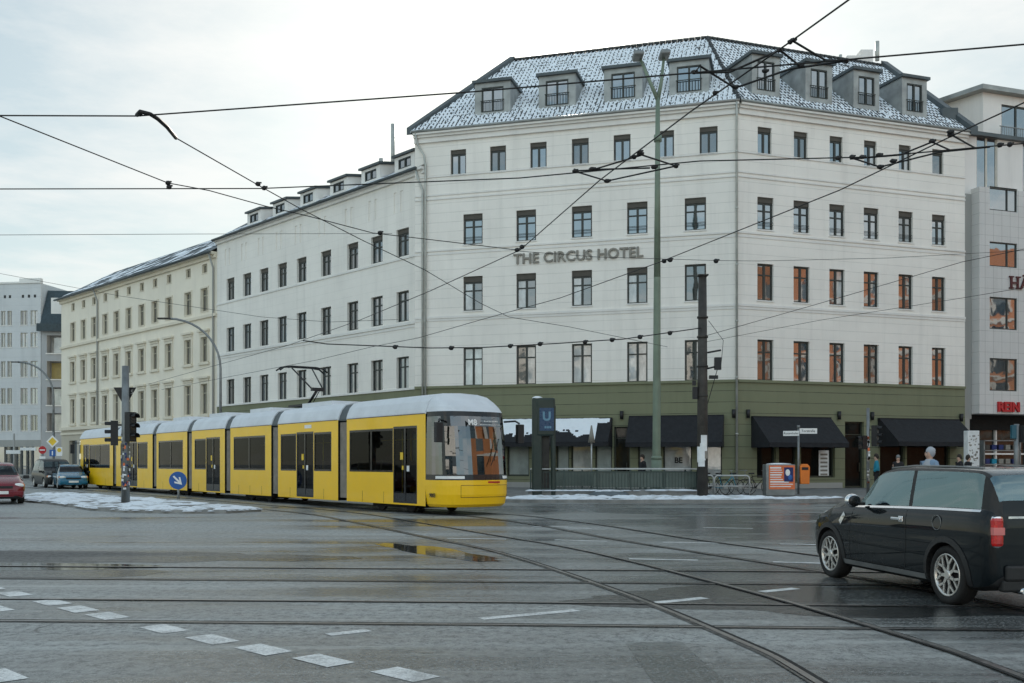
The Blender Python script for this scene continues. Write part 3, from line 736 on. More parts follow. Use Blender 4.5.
cap(roofpt(F1, F1.w + .10, -.42, .03), roofpt(F1, s_c, t_c, .05)); cap(rl + V((0, 0, .1)), rc + V((0, 0, .1)), n=34); cap(rc + V((0, 0, .1)), rr + V((0, 0, .1)), n=38)
hp.build('ridge', M['tile_dark'], ro)
# zinc capped fire walls at both ends
def verge(A, B, wid, up, side):
    vg = MB(H)
    sd_ = side * wid; A, B = V(A), V(B)
    vg.box8([A, A + sd_, B + sd_, B, A + V((0, 0, up)), A + sd_ + V((0, 0, up)), B + sd_ + V((0, 0, up)), B + V((0, 0, up))])
    vg.build('fire_wall', M['zinc_dark'], H)
verge(roofpt(F1, -.72, -.2, -.25), rl + V((0, 0, -.1)), .34, .42, -F1.u); verge(roofpt(F2, F2.w - .02, -.5, -.1), rr + V((0, 0, -.1)), .5, .5, F2.u)
ch = MB(H); q = roofpt(F2, F2.w - 1.2, t_c2, 0)
ch.box(q + V((-.5, .6, .1)), (1.3, .9, 1.0)); ch.box(q + V((.15, .6, .5)), (.8, .8, 1.0)); ch.build('chimney', M['cream'], H, bevel=.03)
ch = MB(H); ch.tube([q + V((.85, .3, .3)), q + V((.85, .3, 1.55))], .13, 10); ch.tube([q + V((-1.6, .1, 0)), q + V((-1.6, .1, .6))], .1, 8); ch.tube([q + V((-2.2, .1, 0)), q + V((-2.2, .1, .5))], .1, 8); ch.build('chimney_pipe', M['pipe'], H)

def dormer(root, F, rp, kk, sc_, wid, t, hgt, wwid, whgt, wz, slab=.16, body='zinc', lead=.0, three=False, pane='pane', zbase=None):
    """box dormer: sc_ centre along the facade, t distance of its face behind it; rp(s,t) gives the slope"""
    b = MB(root); z0 = rp(sc_, t).z - .1; z1 = z0 + hgt; te = t + hgt / kk + .2; a0, a1 = sc_ - wid / 2, sc_ + wid / 2
    wz0 = z0 + wz; c0, c1 = sc_ - wwid / 2, sc_ + wwid / 2
    class G: pass
    Fd = Fac((0, 0), (1, 0)); Fd.P = F.P - F.n * t; Fd.u = F.u; Fd.n = F.n; Fd.w = F.w
    wall(b, Fd, a0, a1, z0, z1, [(c0, c1, wz0, wz0 + whgt, .1)], m=0)
    for a in (a0, a1): b.face([F.p(a, z0 - .3, -t), F.p(a, z1, -t), F.p(a, z1 + lead, -te), F.p(a, z0 - .3, -te)])
    d = .12                                                 # overhanging roof slab
    P = [F.p(a0 - d, z1, -t + d * 1.4), F.p(a1 + d, z1, -t + d * 1.4), F.p(a1 + d, z1 + lead, -te), F.p(a0 - d, z1 + lead, -te)]
    b.box8(P + [p + V((0, 0, slab)) for p in P], 1)
    o = b.build('dormer', [M[body], M['zinc_dark']], root, recalc=False)
    f = MB(root); zt = wz0 + whgt; fw = .07
    Fd.box(f, c0, c0 + fw, wz0, zt, -.1, -.02, 0); Fd.box(f, c1 - fw, c1, wz0, zt, -.1, -.02, 0); Fd.box(f, c0 + fw, c1 - fw, wz0, wz0 + fw, -.1, -.02, 0); Fd.box(f, c0 + fw, c1 - fw, zt - fw, zt, -.1, -.02, 0)
    Fd.box(f, (c0 + c1) / 2 - .05, (c0 + c1) / 2 + .05, wz0 + fw, zt - fw, -.1, -.02, 0)
    Fd.quad(f, c0 + .02, c1 - .02, wz0 + .02, zt - .02, -.085, 1)
    if three:
        for i in range(9):
            x = c0 + (c1 - c0) * i / 8; Fd.box(f, x - .012, x + .012, wz0, wz0 + .62, .03, .054, 0)
        Fd.box(f, c0 - .05, c1 + .05, wz0 + .62, wz0 + .66, .02, .06, 0)
    f.build('window', [M['frame'], M[pane]], o, recalc=False)
    return o
rpA = lambda s, t: roofpt(F1, s, t); rpB = lambda s, t: roofpt(F2, s, t)
T0 = 1.0
for px in (492.5, 557, 623, 689): dormer(H, F1, rpA, K, F1.S(px, -.7), 2.15, .7, 1.95, 1.32, 1.42, .26, three=True, body='zinc')
for px in (766, 819, 866.5, 914.5): dormer(H, F2, rpB, K, F2.S(px, -.45), 1.75, .45, 2.3, 1.08, 1.60, .40, three=True, body='zinc')

# --- shop fronts behind the awnings
def shopwin(F, o, pane, door=False):
    a, b, z0, z1, r = o; f = MB(H); d = -.22
    F.box(f, a, a + .08, z0, z1, d - .04, d + .04); F.box(f, b - .08, b, z0, z1, d - .04, d + .04); F.box(f, a + .08, b - .08, z0, z0 + .1, d - .04, d + .04); F.box(f, a + .08, b - .08, z1 - .08, z1, d - .04, d + .04)
    F.box(f, a + .08, b - .08, z0 + (z1 - z0) * .8, z0 + (z1 - z0) * .8 + .05, d - .035, d + .036)
    if door: F.box(f, b - .22, b - .18, z0 + .9, z0 + 1.4, d + .05, d + .09)
    o_ = f.build('door' if door else 'shop_window', M['door'], H)
    p = MB(H); F.quad(p, a + .04, b - .04, z0 + .05, z1 - .04, d - .01); p.build('pane', M[pane], o_, recalc=False)
    return o_
for i, o in enumerate(g1): shopwin(F1, o, ('frost', 'frost', 'curtain', 'frost', 'shopglass', 'frost', 'curtain', 'curtain')[i], i == 4)
for i, o in enumerate(g2): shopwin(F2, o, 'shopdark', i in (1, 3, 5))
bx = MB(H)
for F, o in [(F1, q) for q in g1] + [(F2, q) for q in g2]: F.quad(bx, o[0], o[1], o[2], o[3], -.351)
bx.build('shop_interior', M['dark'], H, recalc=False)
pl = MB(H); F1.box(pl, -.62, F1.w, .0, .42, .002, .05); F2.box(pl, 0, F2.S(842), .0, .42, .002, .05); pl.build('plinth', M['plain_grey'], H)
def awning(F, xa, xb, z1, z0, out, snow=False, wedge=True):
    a0, a1 = F.S(xa), F.S(xb); b = MB(H); cas = .16
    F.box(b, a0, a1, z1 - .12, z1 + .08, .005, .22, 0)
    n = 14
    for i in range(n):
        t0, t1 = a0 + (a1 - a0) * i / n, a0 + (a1 - a0) * (i + 1) / n
        sag = .02
        b.box8([F.p(t0, z1 - .02, .2), F.p(t1, z1 - .02, .2), F.p(t1, z0 + .22, out), F.p(t0, z0 + .22, out), F.p(t0, z1, .22), F.p(t1, z1, .22), F.p(t1, z0 + .25, out + .02), F.p(t0, z0 + .25, out + .02)], 0)
        b.face([F.p(t0, z0 + .24, out + .02), F.p(t1, z0 + .24, out + .02), F.p(t1, z0 + .02 * (i % 2), out + .02), F.p(t0, z0 + .02 * ((i + 1) % 2), out + .02)], 0)
    if wedge:
        for a in (a0, a1): b.face([F.p(a, z1, .2), F.p(a, z0 + .24, out), F.p(a, z0, out), F.p(a, z0, .02), F.p(a, z1, .02)], 0)
    o = b.build('awning', M['awning'], H, recalc=False)
    if snow:
        s_ = MB(H); nx, ny = 110, 26; ids = {}
        def hh(i, j):
            u_, v_ = i / nx, j / ny
            n_ = .28 * mnoise.fractal(V((u_ * 22, v_ * 5, 4.0)), .8, 2.0, 4) + .72 - 1.05 * v_ - (.55 if u_ > .90 else 0) + .12 * math.sin(u_ * 9)
            return n_
        for i in range(nx):
            for j in range(ny):
                q = [(i, j), (i + 1, j), (i + 1, j + 1), (i, j + 1)]
                if min(hh(*k) for k in q) < 0: continue
                f = []
                for k in q:
                    if k not in ids:
                        u_, v_ = k[0] / nx, k[1] / ny; d = .22 + (out - .2) * v_; z = z1 + (z0 + .25 - z1) * v_
                        ids[k] = s_.pt(F.p(a0 + .1 + (a1 - a0 - .2) * u_, z + .015 + .05 * max(0, hh(*k)), d))
                    f.append(ids[k])
                s_.idx(f, 0, True)
        s_.build('snow_cover', M['snow_roof'], o, recalc=False)
    return o
awning(F1, 497, 612.5, 3.92, 2.40, 1.35, snow=True)
awning(F1, 629.5, 724, 4.0, 2.35, 1.35)
awning(F2, 751, 829, 3.93, 2.32, 1.7); awning(F2, 877.5, 957, 3.95, 2.42, 1.7)
for F, px in ((F1, 622), (F1, 747 - 13), (F2, 747), (F2, 838), (F2, 871), (F2, 960)):
    b = MB(H); a = F.S(px); b.tube([F.p(a, 3.9, .12), F.p(a, 4.35, .12)], [.09, .11], 10); F.box(b, a - .05, a + .05, 4.05, 4.2, .0, .1); b.build('wall_lamp', M['black'], H)
# sticker / poster in the shop window
bp = MB(H); a, z = F1.hit(678, 461); text_into(bp, 'BE', .42, F1.p(a, z - .1, -.19), F1.u, V((0, 0, 1)), F1.n, .003, bold=.012); bp.build('window_lettering', M['black'], H)
ac = MB(H); F2.box(ac, F2.S(821), F2.S(831), .45, 2.2, -.21, -.19, 0)
for k in range(7): F2.box(ac, F2.S(822.5), F2.S(829.5), .6 + k * .22, .7 + k * .22, -.189, -.185, 1)
ac.build('menu_board', [M['cloth_white'], M['letter']], H)

# ------------------------------------------------------------------ long white wing along the street
FW = Fac((-22.8, 77.0), (-5.06 + .05, 57.9 - .05))
wing = thing('apartment_building', 'long white apartment house with green base and roof dormers beside the corner hotel', 'building', (-22.8, 77, 0)); Wg = wing
zw1 = FW.hit(402, 229)[1]; 
W1 = (FW.hit(402, 256.5)[1], FW.hit(402, 228.8)[1]); W2 = (FW.hit(402, 321.7)[1], FW.hit(402, 291.3)[1]); W3 = (FW.hit(402, 389.7)[1], FW.hit(402, 356.9)[1])
ops = []; cx_ = (230.4, 247, 264, 282.2, 301.6, 325.9, 352.6, 376.8, 402.6); wsz = .62
for x in cx_:
    a = FW.S(x)
    for zz in (W1, W2, W3): ops.append((a - wsz, a + wsz, zz[0], zz[1]))
slits = []
ZE = FW.hit(416, 173)[1]
for x in cx_:
    a = FW.S(x)
    for dx in (-.75, -.1): slits.append((a + dx - .13, a + dx + .13, ZE - 2.0, ZE - .75, .05))
w = MB(Wg); wall(w, FW, 0, FW.w, ZG, ZE, ops + slits, rec=.22)
for s_, e in ((0, 1), (FW.w, 1)): w.face([FW.p(s_, 0), FW.p(s_, 0, -11), FW.p(s_, ZE, -11), FW.p(s_, ZE)])
w.face([FW.p(0, 0, -11), FW.p(FW.w, 0, -11), FW.p(FW.w, ZE, -11), FW.p(0, ZE, -11)])
for q in slits: FW.quad(w, q[0], q[1], q[2], q[3], -.05)
w.build('wall', M['white_wing'], Wg, recalc=False)
w = MB(Wg); gops = [(FW.S(x) - .9, FW.S(x) + .9, .5, 3.6, .3) for x in cx_]
wall(w, FW, 0, FW.w, 0, ZG, gops); w.build('ground_floor_wall', M['olive'], Wg, recalc=False)
for o in ops: window(Wg, FW, *o, style='cross shutter' if o[2] == W1[0] else 'cross', pane=random.choice(('pane', 'pane', 'pane2')), d=-.2, sill=None)
for o in gops:
    p = MB(Wg); FW.quad(p, o[0], o[1], o[2], o[3], -.28); p.build('shop_window', M['shopglass'], Wg, recalc=False)
sc = MB(Wg)
for y, d, hh in ((252.5, .06, .12), (319.7, .09, .16), (323.3, .04, .14)): z = FW.hit(423, y)[1]; FW.box(sc, 0, FW.w, z - hh, z, .002, d)
FW.box(sc, 0, FW.w, ZG - .1, ZG + .03, .002, .07)
FW.box(sc, 0, FW.w, ZE - .2, ZE, .003, .16); FW.box(sc, 0, FW.w, ZE + .001, ZE + .16, -.2, .34)
sc.build('string_course', M['trimw'], Wg)
KW = .62
rpW = lambda s, t: FW.p(s, ZE + .18 + KW * (t + .3), -t)
rf = MB(Wg); rf.face([rpW(-.0, -.3), rpW(FW.w, -.3), rpW(FW.w, 5), rpW(0, 5)], 0); e0 = FW.p(0, ZE + .2, -11); e1 = FW.p(FW.w, ZE + .2, -11)
rf.face([rpW(0, 5), rpW(FW.w, 5), e1, e0], 0); rf.face([rpW(0, -.3), rpW(0, 5), e0], 0)
wro = rf.build('roof', M['slate'], Wg, recalc=False)
gt = MB(Wg); gt.tube([rpW(0, -.42), rpW(FW.w - .4, -.42)], .09, 8); gt.build('gutter', M['zinc_dark'], Wg)
dp = MB(Wg); dp.tube([FW.p(FW.w - .55, ZE + .2, .35), FW.p(FW.w - .35, ZE - .5, .3), FW.p(FW.w - .12, ZE - 1.2, .14), FW.p(FW.w - .12, .12, .14)], .06, 8); dp.build('downpipe', M['pipe'], Wg)
rng = random.Random(5)
s_ = MB(Wg)
for i in range(170):
    a = rng.uniform(.3, FW.w - 1.5); t = rng.uniform(-.25, .9); l, q = rng.uniform(.3, 1.1), rng.uniform(.15, .4)
    s_.face([rpW(a, t) + V((0, 0, .03 + i * .0002)), rpW(a + l, t) + V((0, 0, .03 + i * .0002)), rpW(a + l, t + q) + V((0, 0, .03 + i * .0002)), rpW(a, t + q) + V((0, 0, .03 + i * .0002))])
s_.build('snow_cover', M['snow_roof'], wro, recalc=False)
for px in (254, 280, 308, 338.5, 370.5, 404.5): dormer(Wg, FW, rpW, KW, FW.S(px, -.25), 2.0, .25, 1.02, 1.25, .60, .26, slab=.14, body='trimw', lead=.35)
fl = MB(Wg); q = FW.p(FW.S(325), ZE, -5.5); fl.tube([q + V((0, 0, 3)), q + V((0, 0, 6.6))], .14, 10); q2 = FW.p(FW.S(316), ZE, -5.3); fl.tube([q2 + V((0, 0, 3)), q2 + V((0, 0, 4.4))], .16, 10); fl.build('chimney_pipe', M['pipe'], Wg)

# ------------------------------------------------------------------ beige house beyond it
FB = Fac((-45.2, 99.9), (-22.8 - .03, 77.0))
beige = thing('apartment_building', 'beige apartment house with framed windows and low snowy roof behind the tram', 'building', (-45.2, 99.9, 0)); B = beige
ZEb = FB.hit(216, 254.5)[1]; cb = (73, 83.5, 94, 105.3, 116.6, 128.8, 141.8, 155, 169, 188.2, 204.6)
rows = [(FB.hit(169, 283.3)[1], FB.hit(169, 274.7)[1], .42), (FB.hit(204.6, 311.5)[1], FB.hit(204.6, 288.3)[1], .56), (FB.hit(204.6, 362)[1], FB.hit(204.6, 337)[1], .56), (FB.hit(204.6, 414)[1], FB.hit(204.6, 383.8)[1], .56)]
ops = []
for r_, (z0, z1, hw) in enumerate(rows):
    for x in cb: a = FB.S(x); ops.append((a - hw, a + hw, z0, z1, r_))
w = MB(B); zb = FB.hit(216, 420)[1]
wall(w, FB, 0, FB.w, zb, ZEb, [o[:4] for o in ops], rec=.2)
w.face([FB.p(0, 0), FB.p(0, 0, -11), FB.p(0, ZEb, -11), FB.p(0, ZEb)]); w.face([FB.p(0, 0, -11), FB.p(FB.w, 0, -11), FB.p(FB.w, ZEb, -11), FB.p(0, ZEb, -11)]); w.face([FB.p(FB.w, 0), FB.p(FB.w, 0, -11), FB.p(FB.w, ZEb, -11), FB.p(FB.w, ZEb)])
w.build('wall', M['beige'], B, recalc=False)
gops = [(FB.S(x) - 1.0, FB.S(x) + 1.0, .3, 3.7, .35) for x in cb]
w = MB(B); wall(w, FB, 0, FB.w, 0, zb, gops); w.build('ground_floor_wall', M['beige_base'], B, recalc=False)
for o in gops: p = MB(B); FB.quad(p, *o[:4], -.3); p.build('shop_window', M['pane'], B, recalc=False)
for o in ops:
    wo_ = window(B, FB, *o[:4], style='cross' if o[4] else 'two', pane='pane2', frame='frame_b', d=-.17, sill='beige_trim', fw=.09)
    tr = MB(B)
    a0, a1, z0, z1, r_ = o
    if r_ >= 2:                                            # moulded surround with a hood on the two lower rows
        FB.box(tr, a0 - .2, a0 - .003, z0, z1 + .2, .003, .07); FB.box(tr, a1 + .003, a1 + .2, z0, z1 + .2, .003, .07); FB.box(tr, a0 - .003, a1 + .003, z1 + .003, z1 + .2, .003, .068)
        FB.box(tr, a0 - .32, a1 + .32, z1 + .42, z1 + .58, .003, .24); FB.box(tr, a0 - .18, a1 + .18, z1 + .22, z1 + .418, .003, .10); FB.box(tr, a0 - .28, a1 + .28, z0 - .22, z0 - .06, .003, .16)
    elif r_ == 1:
        FB.box(tr, a0 - .13, a0 - .003, z0, z1 + .12, .003, .05); FB.box(tr, a1 + .003, a1 + .13, z0, z1 + .12, .003, .05); FB.box(tr, a0 - .003, a1 + .003, z1 + .003, z1 + .12, .003, .048)
    if r_: tr.build('surround', M['beige_trim'], wo_)
sc = MB(B)
z = FB.hit(216, 311.5)[1] - .35; FB.box(sc, 0, FB.w, z, z + .22, .003, .18); FB.box(sc, 0, FB.w, zb - .1, zb + .2, .003, .2); FB.box(sc, 0, FB.w, zb - .55, zb - .35, .003, .1); FB.box(sc, 0, FB.w, ZEb - .25, ZEb, .003, .2); FB.box(sc, 0, FB.w, ZEb + .002, ZEb + .2, -.2, .45)
sc.build('string_course', M['beige_trim'], B)
KB = .60; rpB2 = lambda s, t: FB.p(s, ZEb + .2 + KB * (t + .5), -t)
rf = MB(B); rf.face([rpB2(-.2, -.5), rpB2(FB.w, -.5), rpB2(FB.w, 5.5), rpB2(-.2, 5.5)]); rf.face([rpB2(-.2, 5.5), rpB2(FB.w, 5.5), FB.p(FB.w, ZEb + .2, -11), FB.p(-.2, ZEb + .2, -11)]); rf.face([rpB2(-.2, -.5), rpB2(-.2, 5.5), FB.p(-.2, ZEb + .2, -11)])
bro = rf.build('roof', M['slate'], B, recalc=False)
s_ = MB(B)
for i in range(130):
    a = rng.uniform(0, FB.w - 2); t = rng.uniform(-.3, 5); l, q = rng.uniform(.5, 2.4), rng.uniform(.2, .9); e = V((0, 0, .03 + i * .0003))
    s_.face([rpB2(a, t) + e, rpB2(a + l, t) + e, rpB2(a + l * .9, t + q) + e, rpB2(a + .1, t + q) + e])
s_.build('snow_cover', M['snow_roof'], bro, recalc=False)
gt = MB(B); gt.tube([rpB2(-.2, -.62), rpB2(FB.w, -.62)], .1, 8); gt.build('gutter', M['zinc_dark'], B)
for x in (98.5, 214.5):
    dp = MB(B); a = FB.S(x); dp.tube([FB.p(a, ZEb + .1, .5), FB.p(a, ZEb - 1.0, .12), FB.p(a, .1, .12)], .08, 8); dp.build('downpipe', M['plain_grey'], B)

# ------------------------------------------------------------------ blue-grey house closing the street on the far left
FGy = Fac((-66, 106.5), (-49.3, 104.2)); FGs = Fac((-49.3, 104.2), (-46.5, 107.5))
grey = thing('apartment_building', 'blue-grey apartment block with balconies at the far end of the street', 'building', (-49.3, 104.2, 0)); Gy = grey
ZEg = FGy.hit(40, 283)[1]; ops = []
FGb = Fac((-49.22, 104.16), (-43.0, 104.9))
rz_ = [(310.5, 325), (332.5, 347), (361, 377), (388, 404), (415, 431)]
for (t_, b_) in rz_:
    for x in (3.2, 9.6, 24, 34): a = FGy.S(x); e = .27 if x < 12 else .40; ops.append((a - e, a + e, FGy.hit(30, b_)[1], FGy.hit(30, t_)[1]))
    for x in (-12, -24, -36): a = FGy.S(x); ops.append((a - .5, a + .5, FGy.hit(30, b_)[1], FGy.hit(30, t_)[1]))
zgb = FGy.hit(20, 440)[1]
w = MB(Gy); wall(w, FGy, 0, FGy.w, zgb, ZEg, ops)
w.face([FGy.p(FGy.w, 0), FGy.p(FGy.w, 0, -10), FGy.p(FGy.w, ZEg, -10), FGy.p(FGy.w, ZEg)]); w.face([FGy.p(0, ZEg), FGy.p(FGy.w, ZEg), FGy.p(FGy.w, ZEg, -10), FGy.p(0, ZEg, -10)])
w.build('wall', M['grey_wall'], Gy, recalc=False)
gops = [(FGy.S(x) - .9, FGy.S(x) + .9, .3, 3.2, .3) for x in (2, 12, 23, 34)]
w = MB(Gy); wall(w, FGy, 0, FGy.w, 0, zgb, gops); w.build('ground_floor_wall', M['plain_grey'], Gy, recalc=False)
for o in gops: p = MB(Gy); FGy.quad(p, *o[:4], -.28); p.build('shop_window', M['pane'], Gy, recalc=False)
for o in ops: window(Gy, FGy, *o, style='two', pane=random.choice(('pane', 'pane', 'pane2')), frame='frame_w', sill='trimw', fw=.07)
cp = MB(Gy); FGy.box(cp, 0, FGy.S(20), ZEg + .002, ZEg + .18, -.3, .12); FGy.box(cp, FGy.S(20) + .01, FGy.w + .05, ZEg + .002, ZEg + .5, -.3, .14)
for x in (5, 10, 23, 29, 35): a = FGy.S(x); FGy.box(cp, a - .12, a + .12, ZEg - 1.5, ZEg - 1.2, .002, .02, 1)
cp.build('cornice', [M['trimw'], M['black']], Gy)
# balcony bays towards the beige house
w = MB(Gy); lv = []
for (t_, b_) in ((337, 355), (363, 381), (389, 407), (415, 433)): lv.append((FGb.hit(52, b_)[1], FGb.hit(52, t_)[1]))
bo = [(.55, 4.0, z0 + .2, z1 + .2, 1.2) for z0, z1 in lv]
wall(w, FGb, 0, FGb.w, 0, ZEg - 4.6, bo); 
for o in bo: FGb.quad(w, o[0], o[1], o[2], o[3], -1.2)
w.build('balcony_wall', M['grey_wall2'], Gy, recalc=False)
for i, o in enumerate(bo):
    b = MB(Gy); FGb.box(b, o[0] + .1, o[0] + 1.7, o[2] + .05, o[3] - .1, -1.18, -1.12, 0); FGb.box(b, o[1] - 1.3, o[1] - .2, o[2] + .05, o[3] - .1, -1.18, -1.12, 1); 
    FGb.box(b, o[0] - .1, o[1] + .1, o[2] - .12, o[2], -.02, .1, 2)
    b.build('balcony', [simple('awning_ochre', (.42, .33, .13)) if i == 1 else M['curtain'], M['pane'], M['trimw']], Gy)
mr = MB(Gy); z0 = ZEg - 4.6
mr.box8([FGb.p(-.1, z0, .3), FGb.p(FGb.w, z0, .3), FGb.p(FGb.w, z0, -6), FGb.p(-.1, z0, -6), FGb.p(.3, ZEg - .6, -1.1), FGb.p(FGb.w, ZEg - .6, -1.1), FGb.p(FGb.w, ZEg - .6, -6), FGb.p(.3, ZEg - .6, -6)])
FGb.box(mr, -.3, FGb.w, z0 - .5, z0 + .3, .303, .6); mr.build('mansard_roof', M['slate'], Gy)
f = MB(Gy); FGb.box(f, .9, 3.4, z0 + .9, z0 + 3.1, -.7, -.2, 0); FGb.box(f, 2.0, 3.2, z0 + 1.1, z0 + 2.9, -.19, -.16, 1); f.build('dormer', [M['trimw'], M['pane']], Gy)

# ------------------------------------------------------------------ stone clad neighbour on the right
Pn = F2.p(F2.w + .02, 0); un = F2.u
FN = Fac((Pn.x, Pn.y), (Pn.x + un.x * 30, Pn.y + un.y * 30))
nb = thing('office_building', 'stone clad building with square windows and red lettering right of the hotel', 'building', (Pn.x, Pn.y, 0)); N = nb
aL = FN.S(979.5, .35); ZNt = FN.hit(985, 187, .35)[1]; ZNb = FN.hit(985, 413.5, .35)[1]
FNb = Fac((0, 0), (1, 0)); FNb.P = FN.P + FN.n * .35; FNb.u = FN.u; FNb.n = FN.n; FNb.w = FN.w
ops = []
rowsN = [(187.5, 211), (242.5, 267), (297.5, 329.5), (358.5, 391)]
cxs = [(989.5, 1017)]; a0, a1 = FNb.S(989.7), FNb.S(1017.3); wwn = a1 - a0
for (t_, b_) in rowsN:
    for k in range(6): ops.append((a0 + k * 3.5, a1 + k * 3.5, FNb.hit(1003, b_)[1], FNb.hit(1003, t_)[1]))
w = MB(N); wall(w, FNb, aL, FN.w, ZNb, ZNt, ops, rec=.15)
w.face([FNb.p(aL, ZNb), FNb.p(aL, ZNb, -1.2), FNb.p(aL, ZNt, -1.2), FNb.p(aL, ZNt)]); w.face([FNb.p(aL, ZNb), FNb.p(FN.w, ZNb), FNb.p(FN.w, ZNb, -2), FNb.p(aL, ZNb, -2)]); w.face([FNb.p(aL, ZNt), FNb.p(FN.w, ZNt), FNb.p(FN.w, ZNt, -2), FNb.p(aL, ZNt, -2)])
w.build('wall', M['tile_wall'], N, recalc=False)
w = MB(N); FN.box(w, 0, aL - .01, ZNb - .3, ZNt - .3, -1.5, -.25); FN.box(w, .02, .35, 0, ZNb - .3, -.8, -.02); w.build('recess_wall', M['plain_grey'], N)
for o in ops: window(N, FNb, *o, style='three', pane='pane', frame='frame', sill=None, d=-.1, fw=.07)
gf = MB(N); FN.quad(gf, .35, FN.w, 0, ZNb, -1.2, 0)
for k in range(8): FN.box(gf, .9 + k * 2.4, 1.0 + k * 2.4, .12, ZNb - .8, -1.199, -1.05, 1)
FN.box(gf, .35, FN.w, ZNb - .9, ZNb - .01, -1.19, -.9, 2); FN.box(gf, 1.5, FN.w, 2.0, 2.1, -1.19, -1.0, 1)
gf.build('shop_front', [M['shopglass'], M['cream'], M['dark']], N)
uf = MB(N); z2 = FN.hit(965, 133)[1]
FNu = Fac((0, 0), (1, 0)); FNu.P = FN.P - FN.n * .3; FNu.u = FN.u; FNu.n = FN.n; FNu.w = FN.w
ua0, ua1 = FNu.S(976.5), FNu.S(997.5); uz = (FNu.hit(985, 160)[1], FNu.hit(985, 135.5)[1])
uo = [(ua0 + k * 3.5, ua1 + k * 3.5, ZNt - .25, uz[1]) for k in range(6)]
wall(uf, FNu, 0, FN.w, ZNt - .3, z2, uo); uf.face([FNu.p(0, ZNt - 2), FNu.p(0, ZNt - 2, -8), FNu.p(0, z2, -8), FNu.p(0, z2)]); uf.build('upper_wall', M['cream'], N, recalc=False)
for o in uo: window(N, FNu, *o, style='two', pane='pane', frame='frame_w', sill=None, d=-.1)
tr = MB(N); FNu.box(tr, -.1, FN.w, z2 + .002, z2 + .22, -1.5, .3); tr.build('roof_edge', M['zinc_dark'], N)
FNp = Fac((0, 0), (1, 0)); FNp.P = FN.P - FN.n * 1.9 - FN.u * 2.2; FNp.u = FN.u; FNp.n = FN.n; FNp.w = FN.w
pz = FNp.hit(983, 92)[1]; pa0, pa1 = FNp.S(1001.5), FNp.S(1024); a_in = FNp.S(983)
pen = MB(N); po = [(pa0, pa0 + 2.4, z2 + .3, FNp.hit(1001, 104)[1])] + [(pa0 + 3.6 * k, pa0 + 3.6 * k + 2.4, z2 + .3, FNp.hit(1001, 104)[1]) for k in range(1, 5)]
wall(pen, FNp, a_in, FN.w, z2 - .1, pz, po); q0 = FNp.p(a_in, 0); q1 = FNp.p(a_in - 1.6, 0, -6.0)
pen.face([q0 + V((0, 0, z2 - .1)), q0 + V((0, 0, pz)), q1 + V((0, 0, pz)), q1 + V((0, 0, z2 - 1))]); pen.build('penthouse_wall', M['cream'], N, recalc=False)
for o in po: window(N, FNp, *o, style='two', pane='pane', frame='frame', sill=None, d=-.1)
rf = MB(N); A0 = FNp.p(a_in - .5, pz, .5); A1 = FNp.p(FN.w, pz, .5); A2 = FNp.p(FN.w, pz, -7); A3 = q1 + V((-.6, 0, pz))
rf.box8([A0, A1, A2, A3] + [p + V((0, 0, .28)) for p in (A0, A1, A2, A3)]); rf.build('roof', M['zinc'], N)
rl_ = MB(N)
for i in range(26): a = pa0 - .6 + i * .14; FNp.box(rl_, a - .012, a + .012, z2 + .25, z2 + 1.25, .55, .575)
FNp.box(rl_, pa0 - .7, pa0 + 3.2, z2 + 1.25, z2 + 1.3, .54, .59); rl_.build('balcony_railing', M['galv'], N)
vb = MB(N); q = FN.p(-.2, ZC + 1.3, -1.2); vb.box(q + V((0, 0, 0)), (.9, .9, 1.5)); vb.build('vent_box', M['zinc_dark'], N)
lt = MB(N); a, z = FNb.hit(1009, 288.5); text_into(lt, 'HÄ', 1.0, FNb.p(a, z, .06), FNb.u, V((0, 0, 1)), FNb.n, .04, center=False, bold=.012, spacing=1.15); 
a2 = FNb.S(1009)
for x in (0.05, .55):                                      # slab serifs
    for zz in (0.0, .66): FNb.box(lt, a + x - .08, a + x + .26, z + zz, z + zz + .07, .02, .1)
lt.build('lettering', M['darkred'], N)
lt = MB(N); a, z = FNb.hit(996.5, 411.3); text_into(lt, 'REIN', .78, FNb.p(a, z, .08), FNb.u, V((0, 0, 1)), FNb.n, .06, center=False, bold=.03, spacing=1.0); lt.build('lettering', M['red'], N)

# ------------------------------------------------------------------ the far side of the square, which the hotel's windows mirror
def plainblock(root, F, h, depth, mat, cols, rws, pane='pane'):
    w = MB(root); ops = []
    for i in range(cols):
        for j in range(rws):
            a = F.w * (i + .5) / cols; z = 5 + j * (h - 6) / rws; ops.append((a - .7, a + .7, z, z + 1.9))
    wall(w, F, 0, F.w, 0, h, ops)
    w.face([F.p(0, 0), F.p(0, 0, -depth), F.p(0, h, -depth), F.p(0, h)]); w.face([F.p(F.w, 0), F.p(F.w, 0, -depth), F.p(F.w, h, -depth), F.p(F.w, h)]); w.face([F.p(0, h), F.p(F.w, h), F.p(F.w, h, -depth), F.p(0, h, -depth)])
    w.face([F.p(0, 0, -depth), F.p(F.w, 0, -depth), F.p(F.w, h, -depth), F.p(0, h, -depth)])
    w.build('wall', M[mat], root, recalc=False)
    tb = MB(root)
    for j in range(rws): z = 5 + j * (h - 6) / rws; F.box(tb, 0, F.w, z - .7, z - .35, .003, .2)
    for o in ops: F.box(tb, o[0] - .3, o[0] - .003, o[2], o[3], .003, .1); F.box(tb, o[1] + .003, o[1] + .3, o[2], o[3], .003, .1)
    tb.build('string_course', M['trimw'], root)
    g_ = MB(root)
    for o in ops: F.quad(g_, *o, -.17)
    g_.build('window', M[pane], root, recalc=False)
